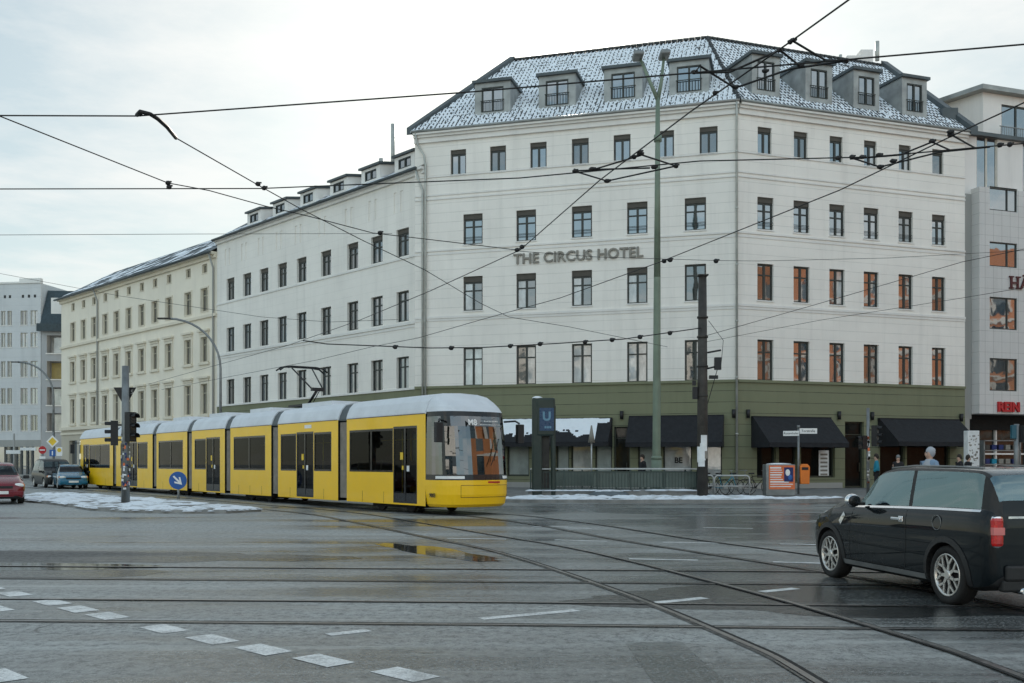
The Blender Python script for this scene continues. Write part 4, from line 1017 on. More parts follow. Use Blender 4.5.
FO = Fac((80, 44), (47, -6)); ob = thing('building', 'sunlit orange brick building mirrored in the right windows of the hotel', 'building', (47, -6, 0)); plainblock(ob, FO, 24, 10, 'brick', 16, 6)
FP = Fac((10, -44), (-48, -20)); wb = thing('building', 'sunlit pale building mirrored in the front windows of the hotel', 'building', (10, -44, 0)); plainblock(wb, FP, 23, 10, 'cream', 16, 6)
# ------------------------------------------------------------------ the yellow tram
tram = thing('tram', 'long yellow seven-section tram with white roof turning into the square', 'tram', (-1.54, 29.52, 0), math.atan2(-.8, .6))
def tx(px): k = (px - CX) / FPX; return (28.8 * k + 2.5) / (.6 + .8 * k)
JOINT = [0, tx(342.4), tx(274.6), tx(227.6), tx(189.5), tx(154.5), tx(114.6), tx(80.5)]
ZW0, ZW1, ZD0, ZD1 = 1.22, 2.56, .30, 2.60
MODS = [  # windows and doors of each section on the camera's side, front to back, as x along the tram
    [('w', 349.5, 371), ('w', 371, 393), ('d', 393.3, 417)], [('w', 280.7, 296.2), ('d', 296.6, 313.5), ('w', 314, 331.4)], [('w', 233.7, 249), ('w', 249, 265.2)],
    [('w', 194.6, 205.9), ('d', 206.2, 220)], [('w', 158.5, 170.5), ('w', 170.5, 182.9)], [('w', 120.5, 128), ('d', 128.3, 137.3), ('w', 137.6, 147.6)], [('d', 83.3, 89.2), ('w', 89.4, 99.5), ('w', 99.5, 109.8)]]
CAP = [(-1.2, 2.93), (-1.205, 2.98), (-1.16, 3.12), (-1.08, 3.30), (-.93, 3.46), (-.6, 3.54), (0, 3.57)]
CAP = CAP + [(-y, z) for y, z in CAP[-2::-1]]
for mi, spec in enumerate(MODS):
    x1 = JOINT[mi] - (.0 if mi == 0 else .31); x0 = JOINT[mi + 1] + (.0 if mi == 6 else .31)
    Fr, Fl = Fac((x0, -1.2), (x1, -1.2)), Fac((x1, 1.2), (x0, 1.2)); Wd = x1 - x0
    ops = []
    for k, a, b in spec: ops.append((tx(a) - x0, tx(b) - x0, ZD0 if k == 'd' else ZW0, ZD1 if k == 'd' else ZW1, .03, k))
    opl = [(Wd - o[1], Wd - o[0], ZW0, ZW1, .03, 'w') for o in ops]
    b = MB()
    wall(b, Fr, 0, Wd, .25, 2.93, ops, m=0, mr=1); wall(b, Fl, 0, Wd, .25, 2.93, opl, m=0, mr=1)
    b.face([(x0, -1.2, .25), (x0, 1.2, .25), (x0, 1.2, 2.93), (x0, -1.2, 2.93)], 1)
    if mi: b.face([(x1, -1.2, .25), (x1, 1.2, .25), (x1, 1.2, 2.93), (x1, -1.2, 2.93)], 1)
    b.box(((x0 + x1) / 2, 0, .33), (Wd, 2.3, .1), 1)
    for F_, lo in ((Fr, ops), (Fl, opl)):                          # seams of the skirt flaps
        for q in (.22, .5, .78):
            a = Wd * q
            if not any(o[5] == 'd' and o[0] - .1 < a < o[1] + .1 for o in lo): F_.box(b, a - .006, a + .006, .27, .62, .0, .003, 1)
        F_.box(b, .05, Wd - .05, 2.925, 2.945, .0, .012, 1)
    body = b.build('car_body', [M['yellow'], M['tramblack']], tram, recalc=False)
    r_ = MB(); n = len(CAP); n_cap = n - 1
    for i in range(n - 1): r_.face([(x0 - .02, *CAP[i]), (x1 + (.02 if mi else 0), *CAP[i]), (x1 + (.02 if mi else 0), *CAP[i + 1]), (x0 - .02, *CAP[i + 1])], 0, True)
    r_.face([(x0 - .02, y, z) for y, z in CAP]); r_.face([(x1 + (.02 if mi else 0), y, z) for y, z in CAP])
    if mi not in (0, 6): r_.box(((x0 + x1) / 2 - .3, 0, 3.6), (Wd * .5, 1.3, .16), 0)
    r_.build('roof', M['tramroof'], tram, recalc=False)
    for F_, lo in ((Fr, ops), (Fl, opl)):
        for o in lo:
            a, c, z0, z1, _, k = o; f = MB()
            F_.box(f, a, a + .05, z0, z1, -.03, -.002); F_.box(f, c - .05, c, z0, z1, -.03, -.002); F_.box(f, a + .05, c - .05, z0, z0 + .06, -.03, -.002); F_.box(f, a + .05, c - .05, z1 - .07, z1, -.03, -.002)
            if k == 'd':
                m_ = (a + c) / 2; F_.box(f, m_ - .04, m_ + .04, z0 + .06, z1 - .07, -.03, .004); F_.box(f, a + .05, c - .05, z0 + .06, z0 + .30, -.03, -.004)
                F_.box(f, m_ - .16, m_ - .08, 1.3, 1.42, -.01, .012, 1)
                F_.box(f, m_ - .02 - .26, m_ - .12, 1.6, 1.82, -.012, -.001, 1); F_.box(f, m_ + .10, m_ + .24, 1.25, 1.42, -.012, -.001, 2)
            o_ = f.build('door' if k == 'd' else 'window', [M['tramblack'], M['poleyellow'], M['cloth_white']], tram)
            p = MB(); F_.quad(p, a + .03, c - .03, z0 + .03, z1 - .03, -.018); p.build('pane', M['tramglass'], o_, recalc=False)
    i_ = MB()                                                       # seats and grab poles inside
    for q in range(int(Wd / 1.5)):
        x = x0 + .9 + q * 1.5
        for y in (-.75, .75):
            if any(o[5] == 'd' and o[0] - .3 < x - x0 < o[1] + .3 for o in ops) and y < 0: continue
            i_.box((x, y, .80), (.45, .8, .14), 0); i_.box((x - .2, y, 1.2), (.1, .8, .75), 0)
    i_.box(((x0 + x1) / 2, 0, 2.72), (Wd - .1, 2.2, .06), 1); i_.box(((x0 + x1) / 2, 0, .42), (Wd - .1, 2.2, .06), 1)
    i_.build('seat_row', [M['seatcloth'], M['tramint']], tram)
    i_ = MB()
    for o in ops:
        if o[5] == 'd':
            for xx in (o[0] - .05, o[1] + .05): i_.tube([(x0 + xx, -.85, .45), (x0 + xx, -.85, 2.7)], .02, 8)
    i_.tube([(x0 + .2, .0, 2.25), (x1 - .2, .0, 2.25)], .018, 8); i_.build('grab_pole', M['poleyellow'], tram)
    if mi:                                                          # bellows in front of this section
        b = MB(); n = 7; xs = [x1 - .01 + (.64) * i / n for i in range(n + 1)]
        for i in range(n):
            for (ya, za, yb, zb_) in ((-1.13, .35, -1.13, 2.85), (-1.13, 2.85, 1.13, 2.85), (1.13, 2.85, 1.13, .35)):
                q = .05; xm = (xs[i] + xs[i + 1]) / 2; e = lambda y: y * .96
                b.face([(xs[i], ya, za), (xm, e(ya), za), (xm, e(yb), zb_), (xs[i], yb, zb_)]); b.face([(xm, e(ya), za), (xs[i + 1], ya, za), (xs[i + 1], yb, zb_), (xm, e(yb), zb_)])
        b.build('bellows', M['bellow'], tram, recalc=False)
        b = MB(); 
        for i in range(n_cap): b.face([(x1 + .02, CAP[i][0] * .97, CAP[i][1] - .03), (x1 + .60, CAP[i][0] * .97, CAP[i][1] - .03), (x1 + .60, CAP[i + 1][0] * .97, CAP[i + 1][1] - .03), (x1 + .02, CAP[i + 1][0] * .97, CAP[i + 1][1] - .03)], 0, True)
        b.face([(x1 + .30, y * .97, z - .03) for y, z in CAP]); b.box((x1 + .31, 0, 2.98), (.62, 2.24, .18)); b.build('joint_cover', M['zinc_dark'], tram)
    if mi in (0, 2, 4, 6):                                          # bogies under every other section
        b = MB(); xc = (x0 + x1) / 2
        b.box((xc, 0, .22), (2.6, 1.7, .16))
        for dx in (-.9, .9):
            for y in (-.72, .72): b.lathe([(.29, -.06), (.31, -.05), (.31, .05), (.29, .06)], (xc + dx, y, .31), 'Y', 20)
        b.build('bogie', M['rubber'], tram, recalc=False)
# the two cabs
LV = [(.24, 1.22, 1.08), (.32, 1.33, 1.15), (.6, 1.40, 1.19), (.85, 1.40, 1.2), (1.01, 1.39, 1.2), (1.17, 1.36, 1.195), (1.7, 1.30, 1.19), (2.2, 1.24, 1.185), (2.55, 1.18, 1.18), (2.84, 1.12, 1.175), (2.98, 1.08, 1.17), (3.12, .93, 1.13), (3.30, .62, 1.05), (3.46, .28, .92), (3.54, .06, .62)]
NT = 28
def nose_pt(lv, j, out=0.0, f=1.0):
    z, Lx, W = lv; th = -math.pi / 2 + math.pi * j / NT; c, s = max(0, math.cos(th)), math.sin(th)
    x = (Lx * .94 + out) * c ** .62; y = (W + out) * (abs(s) ** .72) * (1 if s > 0 else -1)
    return V((x if f > 0 else JOINT[7] - x, y, z))
for f in (1, -1):
    yb, rb, gb, kb = MB(), MB(), MB(), MB()
    for i in range(len(LV) - 1):
        for j in range(NT):
            p = [nose_pt(LV[i], j, 0, f), nose_pt(LV[i], j + 1, 0, f), nose_pt(LV[i + 1], j + 1, 0, f), nose_pt(LV[i + 1], j, 0, f)]
            zc = (LV[i][0] + LV[i + 1][0]) / 2
            if zc < 1.01: yb.face(p, 0, True)
            elif zc > 2.98: rb.face(p, 0, True)
            elif zc < 1.17 or zc > 2.84 or j in (4, 23): kb.face(p, 0, True)
            else: gb.face(p, 0, True)
    rb.face([nose_pt(LV[-1], j, 0, f) for j in range(NT + 1)])
    yb.face([nose_pt(LV[0], j, 0, f) for j in range(NT + 1)], 1)
    cab = yb.build('cab', [M['yellow'], M['tramblack']], tram, recalc=False)
    rb.build('roof_cap', M['tramroof'], cab, recalc=False); kb.build('window_surround', M['tramblack'], cab, recalc=False); gb.build('windscreen', clearglass('cab_glass', (.12, .15, .15), 2.3), cab, recalc=False)
    for rng_ in ((2, 10), (18, 26)):                                # headlamp strips
        hl = MB(); lo, hi = (1.05, 1.384, 1.2), (1.13, 1.368, 1.197)
        for j in range(*rng_): hl.face([nose_pt(lo, j, .012, f), nose_pt(lo, j + 1, .012, f), nose_pt(hi, j + 1, .012, f), nose_pt(hi, j, .012, f)], 0, True)
        hl.build('headlight', M['lampglass'], cab, recalc=False)
    X = (lambda x: x if f > 0 else JOINT[7] - x)
    for s in (-1, 1):
        m_ = MB(); m_.tube([(X(.65), s * 1.13, 2.72), (X(.95), s * 1.33, 2.74), (X(1.05), s * 1.42, 2.66)], .03, 8); m_.box((X(1.05), s * 1.43, 2.36), (.14, .22, .56)); m_.build('mirror', M['plastic'], cab, bevel=.03)
    w_ = MB(); w_.tube([(X(1.36), .15, 1.42), (X(1.29), .42, 1.95)], .012, 6); w_.tube([(X(1.33), .28, 1.55), (X(1.25), .50, 2.2)], .012, 6); w_.build('wiper', M['black'], cab)
    sm = MB()                                                       # seams of the front flap and the bumper joint
    for j0, j1, lv in ((9, 21, (.86, 1.40, 1.2)), (9, 21, (.52, 1.385, 1.188))):
        for j in range(j0, j1):
            a, b = nose_pt(lv, j, .004, f), nose_pt(lv, j + 1, .004, f); sm.face([a, b, b + V((0, 0, .012)), a + V((0, 0, .012))])
    for j in (9, 21): a = nose_pt((.86, 1.40, 1.2), j, .004, f); b = nose_pt((.52, 1.385, 1.188), j, .004, f); sm.tube([a, b], .006, 4)
    sm.build('flap_seam', M['tramblack'], cab, recalc=False)
    ds = MB(); ds.box((X(.86), 0, 2.66), (.06, 1.3, .28)); ds.build('display_case', M['black'], cab)
    if f > 0:
        tx_ = MB(); text_into(tx_, 'M8', .24, (1.19, -.36, 2.58), (0, 1, 0), (-.2, 0, .98), (1, 0, 0), .004, bold=.006)
        for k in range(9): tx_.box((1.185, .05 + k * .055, 2.70), (.006, .03, .03))
        tx_.build('display_lettering', M['sign_white'], cab, recalc=False); tx_ = MB()
        for k in range(18): tx_.box((1.195, -.1 + k * .04, 2.60), (.006, .02, .02))
        tx_.build('display_lettering', M['sign_white'], cab, recalc=False)
    cd = MB(); cd.box((X(.75), 0, 1.0), (.5, 1.6, .35)); cd.box((X(.1), 0, 1.35), (.25, .55, .9)); cd.build('driver_desk', M['tramint'], cab)
tt = MB(); text_into(tt, '9003', .16, (.36, -1.2, .52), (1, 0, 0), (0, 0, 1), (0, -1, 0), .002, bold=.004); tt.build('number', M['tramblack'], tram)
tt = MB()
for k in range(6): tt.box((1.31, .12 + k * .07, .95), (.012, .06, .05))
tt.build('number', M['red'], tram)
tl = MB(); q = tx(308); tl.box((q, -1.203, 2.78), (.55, .006, .12)); tl.build('route_plate', M['sign_white'], tram)
pg = MB(); xb = tx(277.5)
pg.box((xb, 0, 3.66), (1.2, 1.0, .08)); pg.tube([(xb, 0, 3.68), (xb + .85, 0, 4.22)], .05, 8); pg.tube([(xb + .15, .12, 3.7), (xb + .95, .05, 4.2)], .018, 6)
pg.box((xb + .9, 0, 4.24), (.16, .5, .12))
for s in (-1, 1): pg.tube([(xb + .9, s * .22, 4.24), (xb - .45, s * .42, 5.12)], .028, 6)
for dx in (-.62, -.28):
    pg.tube([(xb + dx, -.98, 5.0), (xb + dx, -.8, 5.13), (xb + dx, -.5, 5.17), (xb + dx, .5, 5.17), (xb + dx, .8, 5.13), (xb + dx, .98, 5.0)], .032, 6)
pg.tube([(xb - .62, -.5, 5.14), (xb - .28, -.5, 5.14)], .02, 6); pg.tube([(xb - .62, .5, 5.14), (xb - .28, .5, 5.14)], .02, 6)
pg.build('pantograph', M['black'], tram)

# ------------------------------------------------------------------ cars
def herm(keys, x):
    ks = sorted(keys); n = len(ks)
    if x <= ks[0][0]: return ks[0][1:]
    if x >= ks[-1][0]: return ks[-1][1:]
    i = max(k for k in range(n - 1) if ks[k][0] <= x)
    h = ks[i + 1][0] - ks[i][0]; t = (x - ks[i][0]) / h; out = []
    for c in range(1, len(ks[0])):
        y0, y1 = ks[i][c], ks[i + 1][c]; d = (y1 - y0) / h
        dm = (y0 - ks[i - 1][c]) / (ks[i][0] - ks[i - 1][0]) if i > 0 else d
        dp = (ks[i + 2][c] - y1) / (ks[i + 2][0] - ks[i + 1][0]) if i < n - 2 else d
        m0 = 0 if dm * d <= 0 else 2 * dm * d / (dm + d); m1 = 0 if dp * d <= 0 else 2 * dp * d / (dp + d)   # monotone: no overshoot
        out.append((2 * t ** 3 - 3 * t * t + 1) * y0 + (t ** 3 - 2 * t * t + t) * h * m0 + (-2 * t ** 3 + 3 * t * t) * y1 + (t ** 3 - t * t) * h * m1)
    return out
LE = lambda a, b, t: a + (b - a) * t
def car_rows(keys, x):
    w, zb, zl, zt, wt_ = herm(keys, x); h = zt - zl; q = zl - zb; wb = .93 * w
    return [(0, zb), (.84 * w, zb), (.94 * w, zb + .04), (.972 * w, zb + q * .15), (.990 * w, zb + q * .32), (.998 * w, zb + q * .52), (w, zb + q * .68), (.994 * w, zb + q * .82), (.976 * w, zb + q * .92), (.945 * w, zl),
            (LE(wb, wt_, .03), zl + .03 * h), (LE(wb, wt_, .33), zl + .33 * h), (LE(wb, wt_, .66), zl + .63 * h), (wt_, zl + .885 * h),
            (wt_ * .955, zl + .945 * h), (wt_ * .86, zl + .975 * h), (wt_ * .6, zl + .991 * h), (wt_ * .3, zl + .998 * h), (0, zt)]
def make_car(root, keys, side_windows, ws, rw, wheels, rad, arch, paint, sill=.0, clad=True, rim='spokes', plastic_row=2, roofmat=None, glass='carglass'):
    x0, x1 = min(k[0] for k in keys), max(k[0] for k in keys)
    xs = set(k[0] for k in keys) | {q for s in side_windows for q in s} | set(ws) | set(rw)
    n = 84
    for i in range(n + 1): xs.add(x0 + (x1 - x0) * i / n)
    xs = sorted(xs); xs = [x for i, x in enumerate(xs) if i == 0 or x - xs[i - 1] > .004]
    mb = MB(); rings = []
    for x in xs:
        r = car_rows(keys, x); full = [(x, y, z) for y, z in r] + [(x, -y, z) for y, z in r[-2:0:-1]]
        rings.append([mb.pt(p) for p in full])
    nr = len(car_rows(keys, xs[0])); N_ = len(rings[0])
    for i in range(len(xs) - 1):
        xm = (xs[i] + xs[i + 1]) / 2
        for j in range(N_):
            rr = j if j < nr - 1 else N_ - 1 - j
            m_ = 0
            if rr < plastic_row: m_ = 2
            if 10 <= rr <= 12 and any(a < xm < b for a, b in side_windows): m_ = 1
            elif 10 <= rr <= 13 and side_windows and side_windows[-1][0] - .3 < xm < side_windows[0][1] + .02: m_ = 2
            if rr >= 14 and (ws[0] < xm < ws[1]): m_ = 1
            if rr >= 13 and (rw[0] < xm < rw[1]): m_ = 1
            if roofmat and rr >= 14 and rw[1] <= xm <= ws[0]: m_ = 4
            mb.idx([rings[i][j], rings[i][(j + 1) % N_], rings[i + 1][(j + 1) % N_], rings[i + 1][j]], m_, True)
    mb.idx(rings[0], 0); mb.idx(rings[-1][::-1], 0)
    mats = [M[paint], M[glass], M['plastic'], M['black'], M[roofmat or paint]]
    tmp = mb.build('body', mats, None); ALL.remove(tmp)
    W = max(k[1] for k in keys); cut = MB()
    for wx in wheels:
        for s in (-1, 1): cut.lathe([(arch, -.27), (arch, .27)], (wx, s * (W - .12), rad), 'Y', 40, 0)
    co = cut.build('cut', [M['black']], None); ALL.remove(co)
    bm_ = tmp.modifiers.new('b', 'BOOLEAN'); bm_.object = co; bm_.operation = 'DIFFERENCE'; bm_.solver = 'EXACT'
    try: bm_.material_mode = 'TRANSFER'
    except Exception: pass
    dg = bpy.context.evaluated_depsgraph_get(); me = bpy.data.meshes.new_from_object(tmp.evaluated_get(dg))
    names = [m.name if m else '' for m in me.materials]; gi = names.index(M[glass].name)
    bpy.data.objects.remove(tmp); bpy.data.objects.remove(co)
    # split the panes off the shell
    b = bmesh.new(); b.from_mesh(me); b.faces.ensure_lookup_table()
    left = {f for f in b.faces if f.material_index == gi}; comps = []
    while left:
        st_ = [left.pop()]; comp = list(st_)
        while st_:
            f = st_.pop()
            for e in f.edges:
                for g_ in e.link_faces:
                    if g_ in left: left.discard(g_); st_.append(g_); comp.append(g_)
        comps.append(comp)
    for comp in comps:
        g_ = MB()
        c = V((0, 0, 0))
        for f in comp: g_.face([v.co for v in f.verts], 0, True); c += f.calc_center_median() / len(comp)
        nm = 'windscreen' if c.x > ws[0] - .05 and abs(c.y) < .1 else ('rear_window' if abs(c.y) < .1 else 'window')
        o = g_.build(nm, M[glass], root, recalc=False)
        bb = bmesh.new(); bb.from_mesh(o.data); bmesh.ops.remove_doubles(bb, verts=bb.verts, dist=.0005); bb.to_mesh(o.data); bb.free()
    bmesh.ops.delete(b, geom=[f for c in comps for f in c], context='FACES'); b.to_mesh(me); b.free()
    body = bpy.data.objects.new('body', me); COL.objects.link(body); body.parent = root; ALL.append(body)
    es = body.modifiers.new('e', 'EDGE_SPLIT'); es.split_angle = R(32)
    # wheels
    for wx in wheels:
        for s in (-1, 1):
            yc = s * (W - .115); t = MB()
            t.lathe([(rad * .72, -.09), (rad * .90, -.10), (rad * .975, -.088), (rad, -.06), (rad, .06), (rad * .975, .088), (rad * .90, .10), (rad * .72, .09)], (wx, yc, rad), 'Y', 40, close=True)
            for gx in (-.03, .03): t.lathe([(rad * 1.002, gx - .004), (rad * 1.002, gx + .004)], (wx, yc, rad), 'Y', 40)
            wh = t.build('wheel', M['rubber'], root, recalc=False)
            r_ = MB(); R0 = rad * .73; yo = yc + s * .085
            r_.lathe([(R0, -.07 * s), (R0, .093 * s), (R0 * .93, .095 * s), (R0 * .90, .06 * s), (R0 * .88, -.05 * s)], (wx, yc, rad), 'Y', 40, close=True)
            def bar(r0, a0, r1, a1, wd, th=.022):
                p = V((wx + r0 * math.cos(a0), yo, rad + r0 * math.sin(a0))); q = V((wx + r1 * math.cos(a1), yo, rad + r1 * math.sin(a1)))
                d = (q - p).normalized(); nn = V((-d.z, 0, d.x)) * wd / 2; dp_ = V((0, -s * .02, 0))
                r_.box8([p - nn + dp_, q - nn * .8 + dp_ * .6, q + nn * .8 + dp_ * .6, p + nn + dp_, p - nn, q - nn * .8, q + nn * .8, p + nn])
            ns = 7 if rim == 'spokes' else 5; ph = .3 + wx
            for k in range(ns):
                a = ph + 2 * math.pi * k / ns; da = math.pi / ns * .62
                bar(R0 * .18, a, R0 * .52, a, R0 * .17); bar(R0 * .48, a, R0 * .93, a + da, R0 * .12); bar(R0 * .48, a, R0 * .93, a - da, R0 * .12)
            r_.lathe([(R0 * .24, -.02 * s), (R0 * .24, .0), (R0 * .18, .012 * s)], (wx, yo, rad), 'Y', 20)
            ri = r_.build('rim', M['rimsilver'], wh)
            h_ = MB(); h_.lathe([(R0 * .70, -.02), (R0 * .70, .02)], (wx, yc, rad), 'Y', 28); h_.build('brake_disc', M['galv'], wh)
            k_ = MB(); k_.disc((wx, yc - s * .06, rad), R0 * .95, (0, s, 0), 28, th=.01); k_.build('wheel_back', M['black'], wh)
    if clad:
        for wx in wheels:
            for s in (-1, 1):
                c_ = MB(); n = 30; a0, a1 = -.30, math.pi + .30; prev = None
                for i in range(n + 1):
                    a = a0 + (a1 - a0) * i / n; P = []
                    for r0 in (arch - .004, arch + .058):
                        x, z = wx + r0 * math.cos(a), rad + r0 * math.sin(a)
                        ys = side_y(keys, x, z)
                        P.append(V((x, s * (ys + (.016 if r0 < arch else .008)), z)))
                    P.append(V((P[0].x, P[0].y - s * .1, P[0].z))); P.append(V((P[1].x, P[1].y - s * .03, P[1].z)))
                    if prev:
                        for u_, v_ in ((0, 1), (2, 0), (1, 3)): c_.face([prev[u_], prev[v_], P[v_], P[u_]], 0, True)
                    prev = P
                c_.build('wheel_arch', M['plastic'], root, recalc=False)
    return body
def side_y(keys, x, z):
    r = car_rows(keys, max(min(x, max(k[0] for k in keys) - .01), min(k[0] for k in keys) + .01))
    for i in range(len(r) - 1):
        if i >= 1 and r[i][1] <= z <= r[i + 1][1] and r[i + 1][1] > r[i][1]:
            t = (z - r[i][1]) / (r[i + 1][1] - r[i][1]); return LE(r[i][0], r[i + 1][0], t)
    return r[2][0]
def side_line(keys, pts, s, wd, out=.003):
    """thin strip lying on the body side through (x, z) points: panel gaps, chrome"""
    b = MB(); P = []
    for i in range(len(pts) - 1):
        n = max(2, int((V(pts[i + 1]) - V(pts[i])).length / .06))
        for k in range(n): t = k / n; P.append((LE(pts[i][0], pts[i + 1][0], t), LE(pts[i][1], pts[i + 1][1], t)))
    P.append(pts[-1])
    for i in range(len(P) - 1):
        a, c = V(P[i]), V(P[i + 1]); d = (c - a).normalized(); nn = V((-d.y, d.x)) * wd / 2
        q = [a - nn, c - nn, c + nn, a + nn]; b.face([(p.x, s * (side_y(keys, p.x, p.y) + out), p.y) for p in q], 0)
    return b

# --- dark two-door estate at the right edge
MK = [(1.97, .44, .34, .52, .55, .30), (1.95, .58, .28, .60, .645, .42), (1.88, .70, .22, .69, .74, .52), (1.72, .785, .20, .785, .845, .60), (1.45, .83, .19, .85, .925, .66), (1.2, .842, .18, .91, 1.0, .69), (.95, .842, .18, .94, 1.025, .70),
      (.70, .842, .18, .96, 1.045, .70), (.60, .842, .18, .965, 1.11, .69), (.42, .842, .18, .97, 1.30, .675), (.28, .842, .18, .975, 1.40, .665), (.05, .842, .18, .98, 1.445, .675), (-.4, .842, .18, .995, 1.468, .70), (-1.1, .842, .18, 1.012, 1.462, .72), (-1.66, .838, .19, 1.02, 1.445, .73), (-1.82, .828, .21, 1.02, 1.40, .72), (-1.89, .815, .23, 1.015, 1.29, .705), (-1.93, .79, .26, .99, 1.10, .67), (-1.955, .75, .30, .93, .98, .68), (-1.97, .70, .33, .82, .85, .62)]
mini = thing('parked_car', 'dark compact estate car with silver spoked wheels and chrome window strip at the right edge', 'car', (5.20, 11.97, 0), math.atan2(.985, -.174))
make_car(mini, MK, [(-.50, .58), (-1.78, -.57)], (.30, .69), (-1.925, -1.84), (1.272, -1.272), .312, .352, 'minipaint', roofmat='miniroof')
for s in (-1, 1):
    b = side_line(MK, [(.66, .962), (.3, .972), (-.4, .992), (-1.1, 1.008), (-1.80, 1.016)], s, .024, .006); b.build('chrome_strip', M['chrome'], mini, recalc=False)
    b = side_line(MK, [(.66, .93), (.74, .62), (.74, .30)], s, .008); b.build('door_gap', M['black'], mini, recalc=False)
    b = side_line(MK, [(-.52, .965), (-.53, .60), (-.48, .30), (.74, .30)], s, .008); b.build('door_gap', M['black'], mini, recalc=False)
    b = side_line(MK, [(.90, .255), (-.88, .255)], s, .06, .012); b.build('sill_strip', M['galv'], mini, recalc=False)
    h_ = MB(); y = side_y(MK, -.38, .86); h_.box((-.36, s * (y + .02), .86), (.20, .03, .035)); h_.box((-.43, s * (y + .005), .86), (.09, .02, .07)); h_.build('door_handle', M['chrome'], mini, bevel=.01)
    f_ = MB(); y = side_y(MK, -1.12, .86)
    if s > 0:
        f_.lathe([(.082, -.004), (.082, .004), (.076, .004), (.076, -.004)], (-1.12, s * (y + .001), .86), 'Y', 28, close=True); f_.build('fuel_cap', M['galv'], mini, recalc=False)
    m_ = MB(); m_.blob((.42, s * .97, 1.04), (.075, .10, .085), 12, 8); m_.build('mirror', M['chrome'], mini, recalc=False)
    m_ = MB(); m_.box((.43, s * .87, 1.0), (.06, .14, .04)); m_.build('mirror_foot', M['plastic'], mini, bevel=.01)
    m_ = MB(); m_.blob((.362, s * .97, 1.04), (.02, .082, .066), 14, 8); m_.build('mirror_glass', M['tramblack'], mini, recalc=False)
    t_ = MB(); t_.box((-1.925, s * .715, .81), (.12, .12, .30)); tl_ = t_.build('tail_light', M['taillamp'], mini, bevel=.035)
    t_ = MB(); t_.box((-1.928, s * .717, .82), (.12, .122, .075)); t_.build('indicator_lens', simple('lens_pink', (.62, .16, .15), .15, coat=.7), tl_, recalc=False)
    t_ = MB(); t_.box((-1.918, s * .710, .81), (.12, .12, .335)); t_.build('chrome_ring', M['chrome'], tl_, bevel=.04)
    g_ = side_line(MK, [(.96, .74), (.86, .86)], s, .07, .008); g_.build('side_vent', M['chrome'], mini, recalc=False)
    l_ = MB(); l_.blob((1.72, s * .58, .72), (.12, .13, .14), 14, 8); l_.build('headlight', M['lampglass'], mini, recalc=False)
r_ = MB()                                                            # rear: twin door gap, chrome, emblem, plate, bumper, exhaust
r_.box((-1.963, 0, .66), (.02, .012, .55)); r_.build('door_gap', M['black'], mini)
r_ = MB(); r_.box((-1.955, 0, .955), (.02, 1.2, .022)); r_.build('chrome_strip', M['chrome'], mini)
r_ = MB(); r_.disc((-1.975, .0, .80), .035, (-1, 0, 0), 18, th=.012)
for s in (-1, 1):
    for k in range(3): r_.box((-1.978, s * (.075 + k * .004), .815 - k * .016), (.01, .10 - k * .02, .011))
r_.build('emblem', M['chrome'], mini)
r_ = MB(); r_.box((-1.985, 0, .40), (.05, 1.30, .16)); r_.box((-1.94, 0, .27), (.10, 1.35, .12)); r_.build('bumper', M['plastic'], mini, bevel=.03)
r_ = MB(); r_.box((-2.014, 0, .42), (.008, .52, .11)); r_.build('number_plate', M['sign_white'], mini)
r_ = MB(); r_.tube([(-2.02, .45, .22), (-1.8, .45, .22)], .035, 12); r_.build('exhaust', M['chrome'], mini)
r_ = MB(); r_.tube([(-1.5, -.02, 1.43), (-1.75, -.02, 1.60)], .006, 6); r_.build('aerial', M['black'], mini)
for s in (-1, 1):
    r_ = MB(); r_.tube([(.1, s * .62, 1.44), (-.4, s * .62, 1.468), (-1.1, s * .62, 1.462), (-1.6, s * .61, 1.445)], .012, 6); r_.build('roof_rail', M['galv'], mini)
for x, y in ((-.1, .38), (-.1, -.38), (-.95, .38), (-.95, -.38)):
    r_ = MB(); r_.box((x, y, .62), (.5, .48, .16)); r_.box((x - .27, y, .92), (.14, .46, .6)); r_.box((x - .31, y, 1.28), (.09, .25, .17)); r_.build('seat', M['carint'], mini, bevel=.05)
r_ = MB(); r_.box((.52, 0, .90), (.3, 1.4, .16)); r_.lathe([(.17, -.012), (.19, 0), (.17, .012)], (.3, .38, 1.0), 'X', 24, close=True); r_.build('dashboard', M['carint'], mini)

